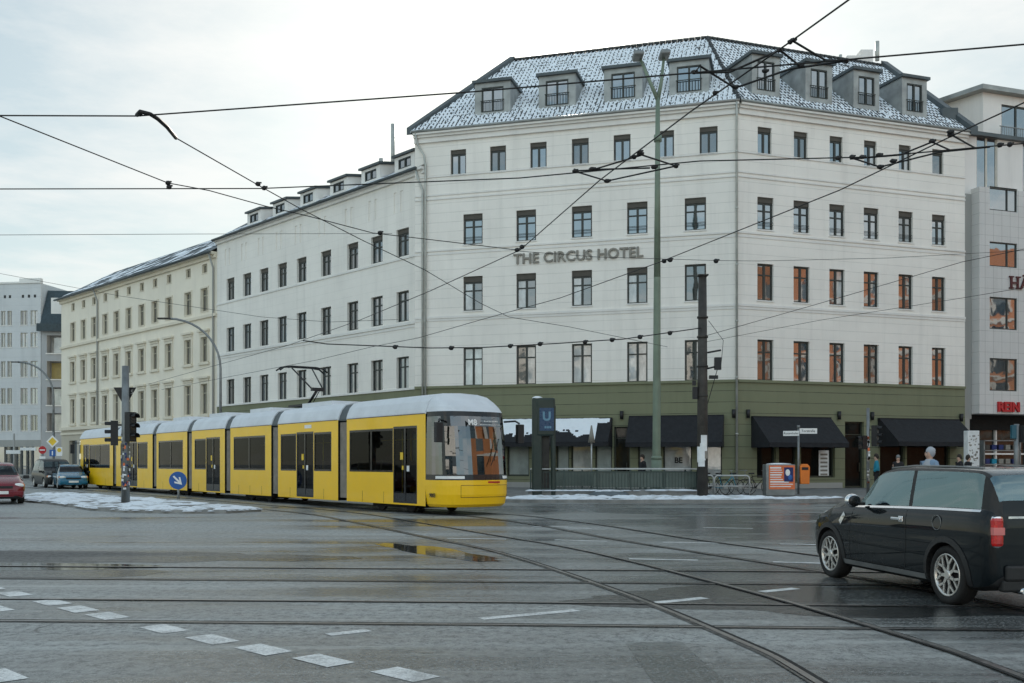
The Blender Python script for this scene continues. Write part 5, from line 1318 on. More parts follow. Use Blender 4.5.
# --- cars in the street on the left
def scaled(keys, L_, w, z): return [(k[0] * L_, k[1] * w, k[2] * z if k[2] > .25 else k[2], k[3] * z, k[4] * z, k[5] * w) for k in keys]
HK = [(2.02, .50, .28, .50, .52, .36), (2.0, .66, .24, .60, .64, .5), (1.9, .77, .20, .70, .75, .58), (1.6, .84, .19, .80, .88, .66), (1.25, .85, .18, .87, .98, .70), (1.05, .85, .18, .90, 1.02, .71), (.9, .85, .18, .91, 1.10, .69), (.5, .85, .18, .93, 1.38, .62), (.2, .85, .18, .94, 1.49, .60),
      (-.5, .85, .18, .95, 1.53, .60), (-1.3, .85, .18, .96, 1.51, .59), (-1.75, .84, .2, .96, 1.44, .58), (-1.9, .82, .24, .95, 1.25, .60), (-2.0, .78, .28, .93, 1.0, .66), (-2.04, .70, .32, .80, .84, .62)]
def street_car(keys, label, loc, heading, paint, length=1.0, win=((-.25, .86), (-1.7, -.32)), clad=False, cat='car', name='parked_car', plate=True, roofmat=None):
    c = thing(name, label, cat, (loc[0], loc[1], 0), heading)
    x1 = max(k[0] for k in keys); x0 = min(k[0] for k in keys)
    make_car(c, keys, list(win), (.5 * length if length != 1 else .45, .98 * length), (x0 + .06, x0 + .28), (1.25 * length, -1.25 * length), .31, .355, paint, clad=clad, rim='five', roofmat=roofmat, glass='carglass_far')
    for s in (-1, 1):
        l_ = MB(); k = herm(keys, x1 - .18); l_.blob((x1 - .14, s * (k[0] - .19), .68), (.10, .20, .085), 12, 8); hl = l_.build('headlight', M['lampglass'], c, recalc=False)
        l_ = MB(); l_.blob((x1 - .17, s * (k[0] - .05), .685), (.09, .08, .07), 10, 6); l_.build('indicator', M['amber'], hl, recalc=False)
        l_ = MB(); l_.box((.85, s * .96, .98), (.12, .2, .13)); l_.build('mirror', M['plastic'], c, bevel=.03)
        l_ = MB(); k = herm(keys, x0 + .1); l_.box((x0 + .07, s * (k[0] - .1), .80), (.10, .14, .24)); l_.build('tail_light', M['taillamp'], c, bevel=.02)
        b = side_line(keys, [(-.28, .9), (-.28, .3)], s, .008); b.build('door_gap', M['black'], c, recalc=False)
    g_ = MB(); g_.box((x1 - .03, 0, .40), (.10, 1.5, .18)); g_.build('bumper', M[paint], c, bevel=.04)
    g_ = MB(); g_.box((x1 - .02, 0, .62), (.05, .8, .09)); g_.build('grille', M['black'], c, bevel=.01)
    if plate: g_ = MB(); g_.box((x1 + .028, 0, .43), (.01, .52, .11)); g_.build('number_plate', M['sign_white'], c)
    for x, y in ((.1, .38), (.1, -.38), (-.9, 0)):
        r_ = MB(); r_.box((x - .27, y, .95), (.14, .46 if y else 1.2, .6)); r_.build('seat', M['carint'], c, bevel=.05)
    return c
street_car(HK, 'dark red hatchback with lit headlights at the left edge', (-19.55, 37.7), math.atan2(-.85, .53), 'redpaint')
VK = scaled(HK, 1.12, 1.08, 1.0); VK = [(k[0], k[1], k[2], k[3] * 1.05, k[4] * (1.16 if -2.1 < k[0] < .7 else 1.08), k[5] * 1.08) for k in VK]
street_car(VK, 'charcoal van parked at the kerb behind the blue car', (-28.5, 62.0), math.atan2(-.80, .60), 'vanpaint', 1.12, win=((-.3, .95), (-1.9, -.4)), cat='van', name='parked_van')
BK = scaled(HK, 1.0, .96, .93)
street_car(BK, 'blue small car parked between the van and the tram', (-26.1, 58.8), math.atan2(-.88, .50), 'bluepaint')
# ------------------------------------------------------------------ underground station entrance
def at(px, D): return (px - CX) / FPX * D
rl = thing('subway_railing', 'dark green railing around the subway stairs with grey panels and a pale handrail', 'railing', (1.0, 41.6, PV))
cor = [(.78, 44.55), (.78, 41.65), (7.75, 41.65), (7.75, 44.55), (1.6, 44.55)]; cor = cor[1:]
hr, po, ba, pn, pl = MB(rl), MB(rl), MB(rl), MB(rl), MB(rl)
for i in range(len(cor) - 1):
    a, b = V((*cor[i], 0)), V((*cor[i + 1], 0)); d = (b - a).normalized(); Ln = (b - a).length
    ang = Matrix.Rotation(math.atan2(d.y, d.x), 3, 'Z'); m_ = (a + b) / 2
    pl.box(m_ + V((0, 0, PV + .12)), (Ln + .2, .22, .24), 0, ang)
    hr.box(m_ + V((0, 0, PV + 1.13)), (Ln + .06, .09, .05), 0, ang); ba.box(m_ + V((0, 0, PV + 1.0)), (Ln, .03, .035), 0, ang); ba.box(m_ + V((0, 0, PV + .30)), (Ln, .03, .035), 0, ang)
    n = max(1, round(Ln / 1.45))
    for k in range(n + 1): po = MB(rl); po.box(a + d * Ln * k / n + V((0, 0, PV + .67)), (.06, .06, .88), 0, ang); po.build('post', M['green_rail'], rl)
    nb_ = int(Ln / .13)
    for k in range(1, nb_): ba.box(a + d * Ln * k / nb_ + V((0, 0, PV + .65)), (.02, .02, .7), 0, ang)
    if i == 0:
        s_ = 2.55; pn.box(a + d * (s_ + (Ln - s_) / 2) + V((0, .05, PV + .66)), (Ln - s_ - .1, .02, .62), 0, ang)
    if i >= 1: pn.box(m_ + V((0, 0, PV + .66)) + V((d.y, -d.x, 0)) * -.05, (Ln - .1, .02, .62), 0, ang)
pl.build('plinth', M['kerb'], rl); hr.build('handrail', M['galv_l'], rl, bevel=.01); ba.build('railing_bars', M['green_rail'], rl); pn.build('panel', simple('railing_panel', (.09, .12, .105), .35), rl)
sc = snow_patch([(.6, 41.45), (7.9, 41.45), (7.9, 41.85), (.6, 41.85)], PV + .245, .1, .05, .42, 21, .1).build('snow_cap', M['snow'], rl, recalc=False); sc.location = -V(rl.location)
lump = MB(); lump.blob((4.0, 40.95, PV + .06), (.85, .45, .20), 20, 10, jit=.012); o = lump.build('sandbag', simple('grey_tarpaulin', (.10, .12, .13), .6, var=.3), None, recalc=False); tag(o, 'grey snow-dusted sack lying on the snow before the subway railing', 'sack')
sp = MB(o); sp.blob((4.0, 40.98, PV + .17), (.62, .32, .12), 16, 8, jit=.02); sp.build('snow_cap', M['snow'], o, recalc=False)

py = thing('station_sign', 'tall dark green station pylon with a blue illuminated letter panel', 'sign', (1.1, 41.7, PV))
w0, w1 = at(528, 41.4), at(554, 41.4)
b = MB(py); b.box(((w0 + .38), 41.75, PV + 2.05), (.42, .5, 4.1)); b.box((w1 - .02, 41.75, PV + 1.9), (.20, .5, 3.8)); b.build('post', M['green_dark'], py, bevel=.06)
b = MB(py); b.box(((w0 + w1) / 2 + .2, 41.75, PV + 3.3), (w1 - w0 - .3, .56, 1.6)); b.build('case', M['green_dark'], py, bevel=.08)
b = MB(py); xm = (w0 + w1) / 2 + .24; b.box((xm, 41.464, PV + 3.2), (.60, .02, .95)); pnl = b.build('sign_panel', M['u_blue'], py)
b = MB(py); text_into(b, 'U', .50, (xm, 41.45, PV + 3.16), (1, 0, 0), (0, 0, 1), (0, -1, 0), .004, bold=.02)
for k in range(3): b.box((xm - .05 + k * .1, 41.452, PV + 2.87), (.08, .006, .09))
b.build('sign_lettering', simple('letter_pale', (.12, .26, .36), .4), pnl)
b = MB(py); b.box((w0 + .75, 41.8, PV + 1.3), (.30, .1, 2.4)); b.build('sign_back', M['mast'], py)
b = MB(py); b.blob((w0 + .4, 41.75, PV + 4.1), (.22, .25, .08), 14, 8); b.build('snow_cap', M['snow'], py, recalc=False)

# slim post with a snowy cone before the shop
o = thing('banner_pole', 'slim pale pole with a furled brown flag before the snowy awning', 'pole', (at(591.5, 45), 45, PV)); x = at(591.5, 45)
b = MB(o); b.tube([(x, 45, PV), (x, 45, 2.95)], .035, 8); b.build('pole', M['galv_l'], o)
b = MB(o); b.lathe([(.16, 2.42), (.10, 2.75), (.03, 3.2)], (x, 45, 0), n=10); b.build('furled_flag', M['letter'], o)

# ------------------------------------------------------------------ masts, lamps, signals
o = thing('lamp_mast', 'very tall pale green street lamp with two arms in front of the hotel', 'street lamp', (at(656.5, 45.6), 45.6, PV)); x, y = at(656.5, 45.6), 45.6
zt_ = ray(0, 98, 45.6).z
b = MB(o); b.tube([(x, y, PV), (x, y, 1.7)], .24, 14); b.tube([(x, y, 1.7), (x + .03, y, 10)], [.19, .155], 14, caps=False); b.tube([(x + .03, y, 10), (x + .06, y, zt_)], [.155, .10], 14); b.lathe([(.18, zt_ - 2), (.18, zt_ - 1.7)], (x + .06, y, 0), n=12); b.lathe([(.25, 0), (.25, .1), (.20, .16)], (x, y, 1.66), n=14)
b.build('pole', M['mast_green'], o)
for dx, px_, py_ in ((-1, 640, 58), (1, 664, 57)):
    e = ray(px_, py_, y); b = MB(o); b.tube([(x + .06, y, zt_ - .1), (x + .06 + (e.x - x) * .45, y, zt_ + .7), (e.x, y, e.z)], [.10, .08, .06], 8)
    a_ = b.build('arm', M['mast_green'], o)
    b = MB(o); b.box((e.x - .10 * (dx < 0), y - .1, e.z + .05), (.46, .9, .24)); b.build('lamp_head', M['galv'], o, bevel=.08)
o = thing('catenary_mast', 'thick dark overhead-line mast with torn posters beside the subway railing', 'mast', (at(702.5, 40.6), 40.6, PV)); x, y = at(702.5, 40.6), 40.6
zt_ = ray(0, 276, y).z
b = MB(o); b.tube([(x, y, PV), (x, y, 4.2), (x, y, zt_)], [.225, .21, .165], 16); b.box((x, y, zt_ + .02), (.42, .42, .05))
for z in (4.2, 5.4, 6.6, 7.4): b.lathe([(.228, 0), (.228, .07)], (x, y, z), n=14)
b.build('pole', M['mast'], o)
b = MB(o)
for zz, s_, q in ((6.0, .55, 1), (5.35, .42, 1)): b.tube([(x + .2, y, zz), (x + .2 + s_, y, zz + .1)], .04, 6)
b.box((x + .62, y, 5.55), (.26, .2, .5)); b.box((x + .45, y, 5.0), (.35, .14, .14)); b.tube([(x + .6, y, 5.3), (x + .2, y, 3.9)], .016, 5); b.tube([(x + .75, y, 5.4), (x + .85, y, 6.5), (x + .25, y, 7.3)], .012, 5); b.box((x - .32, y - .05, 4.35), (.18, .18, .5)); b.box((x - .36, y - .1, 4.75), (.14, .14, .2))
b.build('switch_gear', M['black'], o)
rp_ = random.Random(9); b = MB(o)
for k in range(7):
    a0 = -2.2 + rp_.uniform(-.7, .8); z0 = 1.25 + rp_.uniform(0, .95); w_, h_ = rp_.uniform(.35, .6), rp_.uniform(.35, .75); r0 = .229 + k * .004; n = 5
    for i in range(n):
        t0, t1 = a0 + w_ * i / n / r0 * .6, a0 + w_ * (i + 1) / n / r0 * .6
        b.face([(x + r0 * math.cos(t0), y + r0 * math.sin(t0), z0), (x + r0 * math.cos(t1), y + r0 * math.sin(t1), z0), (x + r0 * math.cos(t1), y + r0 * math.sin(t1), z0 + h_), (x + r0 * math.cos(t0), y + r0 * math.sin(t0), z0 + h_)], 1 if k % 4 == 3 else 0)
b.build('poster', [M['cloth_white'], M['letter']], o, recalc=False)

def arc_lamp(label, px0, D, py_top, px1, ztop_h, r=.085):
    x = at(px0, D); e = ray(px1, py_top, D); o = thing('street_lamp', label, 'street lamp', (x, D, 0))
    b = MB(o); zk = e.z - abs(e.x - x) * .95; path = [(x, D, 0), (x, D, zk)]
    for i in range(1, 11):
        a = math.pi / 2 * i / 10; path.append((x + (e.x - x) * (1 - math.cos(a)), D, zk + (e.z - zk) * math.sin(a)))
    b.tube(path, [r, r * .8] + [r * .7] * 10, 8); b.build('pole', M['galv'], o)
    b = MB(o); b.box((e.x - .2, D, e.z), (.7, .2, .09)); b.build('lamp_head', M['mast'], o, bevel=.03)
    return o
arc_lamp('dark curved street lamp rising behind the middle of the tram', 220.5, 53, 318.5, 168, 0)
arc_lamp('dark curved street lamp rising behind the parked van at the far left', 53.5, 82, 362, 18, 0, .11)

def signal_head(mb_root, c, facing, n=3, h=.95, lit=None):
    """traffic light housing with visors, facing a direction in plan"""
    f = V((math.cos(facing), math.sin(facing), 0)); ang = Matrix.Rotation(facing, 3, 'Z'); c = V(c)
    b = MB(mb_root); b.box(c, (.24, .32, h), 0, ang); d = h / n
    for k in range(n):
        q = c + V((0, 0, h / 2 - d * (k + .5))) + f * .12; s = V((-f.y, f.x, 0)); R_ = d * .38
        for i in range(9):                                   # visor hood: upper half of a short tube
            a0, a1 = math.pi * i / 9 - .2, math.pi * (i + 1) / 9 - .2 + .05
            p = [q + s * R_ * math.cos(a) + V((0, 0, R_ * math.sin(a))) for a in (a0, a1)]
            b.face([p[0], p[1], p[1] + f * .2, p[0] + f * .2])
    o = b.build('signal_head', M['black'], mb_root, recalc=False)
    l = MB(mb_root)
    for k in range(n): l.disc(c + V((0, 0, h / 2 - d * (k + .5))) + f * .124, d * .36, f, 16)
    l.build('lens', simple('dark_lens', (.04, .03, .025), .2), o, recalc=False)
D = 35.6; x = at(125.5, D)
o = thing('traffic_light', 'sticker-covered traffic light post with give-way sign on the snowy island', 'traffic light', (x, D, .1))
b = MB(o); b.tube([(x, D, .1), (x, D, ray(0, 366, D).z)], [.15, .12], 14); b.build('post', M['galv'], o)
b = MB(o)
for k in range(60):                                           # stickers
    a0 = rp_.uniform(-math.pi, 0); z0 = rp_.uniform(.55, 2.6); w_, h_ = rp_.uniform(.05, .11), rp_.uniform(.05, .14); r0 = .152 - z0 * .005 + k * .0003
    b.face([(x + r0 * math.cos(a0), D + r0 * math.sin(a0), z0), (x + r0 * math.cos(a0 + w_ / r0), D + r0 * math.sin(a0 + w_ / r0), z0), (x + r0 * math.cos(a0 + w_ / r0), D + r0 * math.sin(a0 + w_ / r0), z0 + h_), (x + r0 * math.cos(a0), D + r0 * math.sin(a0), z0 + h_)], rp_.choice((0, 0, 1, 2, 3)))
b.build('sticker', [M['cloth_white'], M['mast'], M['poster'], M['navy']], o, recalc=False)
signal_head(o, (x - .42, D + .05, ray(0, 433, D).z), R(205), 3, .88); signal_head(o, (x + .22, D - .1, ray(0, 427, D).z), R(-25), 3, 1.05)
b = MB(o)
for z in (ray(0, 425, D).z, ray(0, 440, D).z): b.box((x - .2, D, z), (.5, .06, .06)); b.box((x + .12, D, z), (.2, .06, .06))
b.build('bracket', [M['black'], M['cloth_white']], o)
b = MB(o); zc = ray(0, 387, D).z; b.prism([(x - .50, D + .17, zc), (x + .32, D + .17, zc), (x - .09, D + .17, zc - .72)], (0, .02, 0)); b.build('sign_back', M['black'], o)
b = MB(o); text_into(b, '5', .22, (x + .17, D + .165, zc - .24), (1, 0, 0), (0, 0, 1), (0, -1, 0), .003); b.build('sign_number', M['galv_l'], o)

D = 38.6; x = at(178, D); o = thing('keep_right_sign', 'round blue keep-right arrow sign on a short post in the snow', 'road sign', (x, D, .1)); zc = ray(0, 480.5, D).z
b = MB(o); b.tube([(x, D + .05, .1), (x, D + .05, zc + .2)], .045, 8); b.build('post', M['galv_l'], o)
b = MB(o); b.disc((x, D, zc), .345, (0, -1, 0), 32, th=.02); pnl = b.build('sign_panel', M['blue_sign'], o)
b = MB(o); c = V((x, D - .026, zc)); d = V((.707, 0, -.707)); s = V((.707, 0, .707)); P = lambda u_, v_: c + d * u_ + s * v_
b.prism([P(-.24, -.035), P(.06, -.035), P(.06, .035), P(-.24, .035)], (0, -.004, 0)); b.prism([P(-.02, -.16), P(.235, -.0), P(-.02, .16), P(-.07, .12), P(.06, .035), P(.06, -.035), P(-.07, -.12)], (0, -.004, 0)); b.build('arrow', M['sign_white'], pnl)

D = 70; x = at(52.5, D)
o = thing('road_sign_post', 'post with yellow priority diamond above small blue and white signs at the street mouth', 'road sign', (x, D, 0))
b = MB(o); b.tube([(x, D + .1, 0), (x, D + .1, ray(0, 432, D).z)], .06, 8); b.build('post', M['galv'], o)
zc = ray(0, 441.5, D).z; b = MB(o)
for r_, m_, dy in ((.44, 0, 0), (.30, 1, -.012)): b.prism([(x - r_, D + dy, zc), (x, D + dy, zc - r_), (x + r_, D + dy, zc), (x, D + dy, zc + r_)], (0, .01, 0), m_)
b.build('priority_sign', [M['sign_white'], M['sign_yellow']], o)
zc = ray(0, 453, D).z; b = MB(o); b.box((x, D, zc), (.42, .02, .46)); text_into(b, '1', .38, (x, D - .015, zc - .14), (1, 0, 0), (0, 0, 1), (0, -1, 0), .003, m=1, bold=.02); b.build('blue_sign', [M['blue_sign'], M['sign_white']], o)
zc = ray(0, 451.5, D).z; b = MB(o); b.box((x + .48, D, zc), (.42, .02, .62)); b.disc((x + .48, D - .015, zc + .1), .15, (0, -1, 0), 18, 1); b.build('stop_sign', [M['sign_white'], M['sign_yellow']], o)
D = 72; x = at(42.5, D); o = thing('no_entry_sign', 'round red road sign with a white plate below beside the street lamp', 'road sign', (x, D, 0)); zc = ray(0, 450, D).z
b = MB(o); b.tube([(x, D + .05, 0), (x, D + .05, zc + .3)], .05, 8); b.build('post', M['galv'], o)
b = MB(o); b.disc((x, D, zc), .28, (0, -1, 0), 24, th=.02); b.box((x, D - .03, zc), (.38, .01, .08), 1); b.box((x, D, zc - .62), (.42, .02, .32), 1); b.build('sign_panel', [M['red'], M['sign_white']], o)
o = thing('shop_sign', 'white projecting shop signs on a post at the far left corner', 'sign', (at(13, 88), 88, 0)); x = at(14, 88)
b = MB(o); b.tube([(x, 88, 0), (x, 88, 4.1)], .09, 8); b.build('post', M['plain_grey'], o)
b = MB(o); b.box((x + .0, 87.9, ray(0, 452, 88).z), (1.25, .1, .32)); b.box((x + 1.3, 87.9, ray(0, 449, 88).z), (1.4, .1, .26)); b.build('sign_panel', M['cloth_white'], o)

# ------------------------------------------------------------------ small things on the pavement, right of the mast
def bicycle(label, x, y, rz, fm, group):
    o = thing('bicycle', label, 'bicycle', (x, y, PV), rz, group)
    for wx in (-.52, .52):
        b = MB(); b.lathe([(.33, -.018), (.345, 0), (.33, .018), (.315, 0)], (wx, 0, .345), 'Y', 24, close=True); w_ = b.build('wheel', M['rubber'], o, recalc=False)
        b = MB()
        for k in range(9): a = math.pi * k / 9; b.tube([(wx + .32 * math.cos(a), 0, .345 + .32 * math.sin(a)), (wx - .32 * math.cos(a), 0, .345 - .32 * math.sin(a))], .003, 3)
        b.build('spokes', M['galv_l'], w_)
    b = MB(); bb, hd, st_ = (-.08, 0, .30), (.36, 0, .82), (-.20, 0, .80)
    for p, q in ((bb, hd), (bb, st_), (st_, (.34, 0, .86)), (bb, (-.52, 0, .345)), (st_, (-.52, 0, .345)), ((.33, 0, .9), (.52, 0, .345))): b.tube([p, q], .018, 6)
    b.build('frame', M[fm], o)
    b = MB(); b.box((-.23, 0, .93), (.25, .13, .06)); b.tube([st_, (-.22, 0, .92)], .014, 6); b.build('saddle', M['black'], o, bevel=.02)
    b = MB(); b.tube([(.33, 0, .9), (.32, 0, 1.03)], .014, 6); b.tube([(.22, -.27, 1.05), (.33, -.2, 1.06), (.33, .2, 1.06), (.22, .27, 1.05)], .014, 6); b.build('handlebar', M['galv'], o)
    b = MB(); b.lathe([(.09, -.01), (.09, .01)], (-.08, .04, .30), 'Y', 14); b.build('chainring', M['galv'], o)
    return o
GB = 'bicycles parked by the racks'
bicycle('dark bicycle leaning close to the overhead-line mast', at(712, 42.3), 42.3, .25, 'black', GB)
bicycle('green bicycle behind the pale metal rack', at(724, 42.8), 42.8, -.1, 'teal', GB)
bicycle('brown bicycle nearest the hotel downpipe', at(738, 43.2), 43.2, .2, 'letter', GB)
bicycle('black bicycle with orange basket next to the poster cabinet', at(757, 43.0), 43.0, -.3, 'black', GB)
bk = bpy.data.objects['bicycle.003']; b = MB(); b.box((.55, 0, .95), (.28, .3, .24)); b.build('basket', M['orange'], bk, bevel=.02)
def rack(label, x0, x1, y):
    o = thing('bicycle_rack', label, 'bike rack', ((x0 + x1) / 2, y, PV), 0, 'bike racks by the mast'); b = MB(o); r = .12
    b.tube([(x0, y, PV), (x0, y, PV + .72), (x0 + .04, y, PV + .82), (x0 + .12, y, PV + .86), (x1 - .12, y, PV + .86), (x1 - .04, y, PV + .82), (x1, y, PV + .72), (x1, y, PV)], .032, 8); b.build('hoop', M['galv_l'], o)
    b = MB(o); b.tube([(x0, y, PV + .42), (x1, y, PV + .42)], .028, 8); b.build('crossbar', M['galv_l'], o)
rack('wide pale metal bike rack with rounded corners', at(714.5, 41.2), at(749.5, 41.2), 41.2)
rack('narrow pale metal bike rack between mast and railing', at(702.5, 41.9), at(713.5, 41.9), 41.9)
D = 41.6; x0, x1 = at(766, D), at(795.5, D)
o = thing('utility_cabinet', 'grey utility cabinet with an orange and blue event poster', 'cabinet', ((x0 + x1) / 2, D, PV))
b = MB(o); b.box(((x0 + x1) / 2, D + .3, PV + .66), (x1 - x0, .6, 1.32)); b.build('case', M['galv'], o, bevel=.03)
b = MB(o); zt_ = PV + 1.30; xl, xr = x0 + .12, x1 - .03
b.box(((xl + xr) / 2, D - .008, zt_ - .52), (xr - xl, .012, 1.0), 0)
for k in range(9):
    ww = (xr - xl) * (.5 if k < 6 else .9) * rp_.uniform(.75, 1); b.box((xl + .05 + ww / 2, D - .017, zt_ - .12 - k * .098), (ww, .006, .035 if k % 3 else .06), 1)
b.box((xr - .26, D - .019, zt_ - .40), (.38, .006, .60), 2)
b.blob((xr - .30, D - .022, zt_ - .32), (.10, .004, .14), 10, 6, 1); b.blob((xr - .20, D - .022, zt_ - .52), (.09, .004, .12), 10, 6, 3)
b.build('poster', [M['poster'], M['sign_white'], M['navy'], M['blue_sign']], o)
b = MB(o); b.blob(((x0 + x1) / 2, D + .3, PV + 1.33), (.55, .26, .05), 14, 6); b.build('snow_cap', M['snow'], o, recalc=False)
D = 44; x = at(798.5, D)
o = thing('street_name_sign', 'galvanised post with two white street name plates before the right awning', 'street sign', (x, D, PV))
b = MB(o); b.tube([(x, D, PV), (x, D, ray(0, 427, D).z)], .05, 8); b.lathe([(.07, 0), (.07, .12)], (x, D, ray(0, 428, D).z), n=10); b.build('post', M['galv'], o)
b = MB(o); z = ray(0, 433.5, D).z; z2 = ray(0, 431, D).z; ang = Matrix.Rotation(R(-22), 3, 'Z')
b.box((x - .37, D - .16, z), (.68, .02, .22), 0, ang); ux = ang @ V((1, 0, 0)); text_into(b, 'Rosenthaler', .13, V((x - .37, D - .16, z - .04)) + ang @ V((0, -.013, 0)), ux, (0, 0, 1), ang @ V((0, -1, 0)), .002, m=1)
b.build('name_plate', [M['sign_white'], M['black']], o)
b = MB(o); b.box((x + .43, D, z2), (.78, .02, .24)); text_into(b, 'Torstraße', .15, (x + .43, D - .013, z2 - .045), (1, 0, 0), (0, 0, 1), (0, -1, 0), .002, m=1); b.build('name_plate', [M['sign_white'], M['black']], o)
x = at(804, 44); o = thing('litter_bin', 'bright orange litter bin hanging beside the street name post', 'litter bin', (x + .1, 44, PV + .4))
b = MB(o); zb, zt_ = ray(0, 484, 44).z, ray(0, 464, 44).z; b.prism([(x - .18, 43.9, zb), (x + .22, 43.9, zb), (x + .24, 43.9, zt_ - .12), (x + .14, 43.9, zt_), (x - .08, 43.9, zt_), (x - .20, 43.9, zt_ - .12)], (0, .32, 0)); b.build('bin_body', M['orange'], o, bevel=.03)
b = MB(o); b.box((x + .02, 43.89, zt_ - .2), (.28, .02, .12)); b.build('bin_opening', M['black'], o)
b = MB(o); b.box((x - .21, 44.0, (zb + zt_) / 2), (.14, .05, .3)); b.build('bracket', M['galv'], o)
D = 45; x = at(868, D)
o = thing('traffic_light', 'slim traffic light post with stickers between the two right awnings', 'traffic light', (x, D, PV))
b = MB(o); b.tube([(x, D, PV), (x, D, ray(0, 408, D).z)], .07, 10); b.build('post', M['galv'], o)
b = MB(o)
for k in range(26): z0 = rp_.uniform(.6, 2.7); b.box((x + rp_.uniform(-.03, .03), D - .072, z0), (.09, .012, rp_.uniform(.05, .16)), rp_.choice((0, 0, 1, 2)))
b.build('sticker', [M['cloth_white'], M['poster'], M['letter']], o)
signal_head(o, (x + .30, D - .05, ray(0, 436, D).z), R(-35), 3, .95); signal_head(o, (x - .25, D - .05, ray(0, 442.5, D).z), R(200), 2, .62)
b = MB(o); b.box((x + .15, D, ray(0, 430, D).z), (.3, .05, .05)); b.box((x - .1, D, ray(0, 442, D).z), (.3, .05, .05)); b.build('bracket', M['black'], o)
D = 47; x = at(971.5, D); o = thing('advert_pillar', 'white square pillar covered in small black notes beside the right awning', 'pillar', (x, D, PV))
b = MB(o); b.box((x, D, PV + 1.45), (.55, .45, 2.9)); b.build('pillar_body', M['cloth_white'], o, bevel=.02)
b = MB(o)
for k in range(40): b.box((x + rp_.uniform(-.24, .24), D - .228, rp_.uniform(1.2, 2.8)), (rp_.uniform(.03, .09), .006, rp_.uniform(.03, .1)))
b.build('note', M['letter'], o)
D = 44; x = at(1016.5, D); o = thing('traffic_light', 'grey signal post with teal housing at the right edge behind the dark car', 'traffic light', (x, D, PV))
b = MB(o); b.tube([(x, D, PV), (x, D, ray(0, 424, D).z)], .11, 10); b.build('post', M['galv'], o)
signal_head(o, (x + .28, D - .05, ray(0, 434, D).z), R(-60), 2, .75); b = MB(o); b.box((x - .16, D - .05, ray(0, 432, D).z), (.2, .2, .6)); b.build('push_box', simple('teal_box', (.02, .10, .14), .4), o, bevel=.02)
# two stacked racks of goods before the right shop
for k, (px_, lab) in enumerate(((1000, 'white market shelf before the shop right of the advert pillar'),)):
    D = 50; x = at(px_, D); o = thing('market_shelf', lab, 'shelf', (x, D, PV)); b = MB(o)
    for sx in (-.9, .9): b.box((x + sx, D, PV + 1.25), (.06, .5, 2.5))
    for z in (.5, 1.3, 2.0, 2.5): b.box((x, D, PV + z), (1.85, .5, .05))
    b.build('frame', M['galv'], o)
    for z in (.53, 1.33, 2.03):
        for q in range(5): b = MB(o); b.box((x - .7 + q * .34, D - .05, PV + z + .14), (.22, .25, .24)); b.build('carton', M[rp_.choice(('navy', 'letter', 'mast', 'teal'))], o)

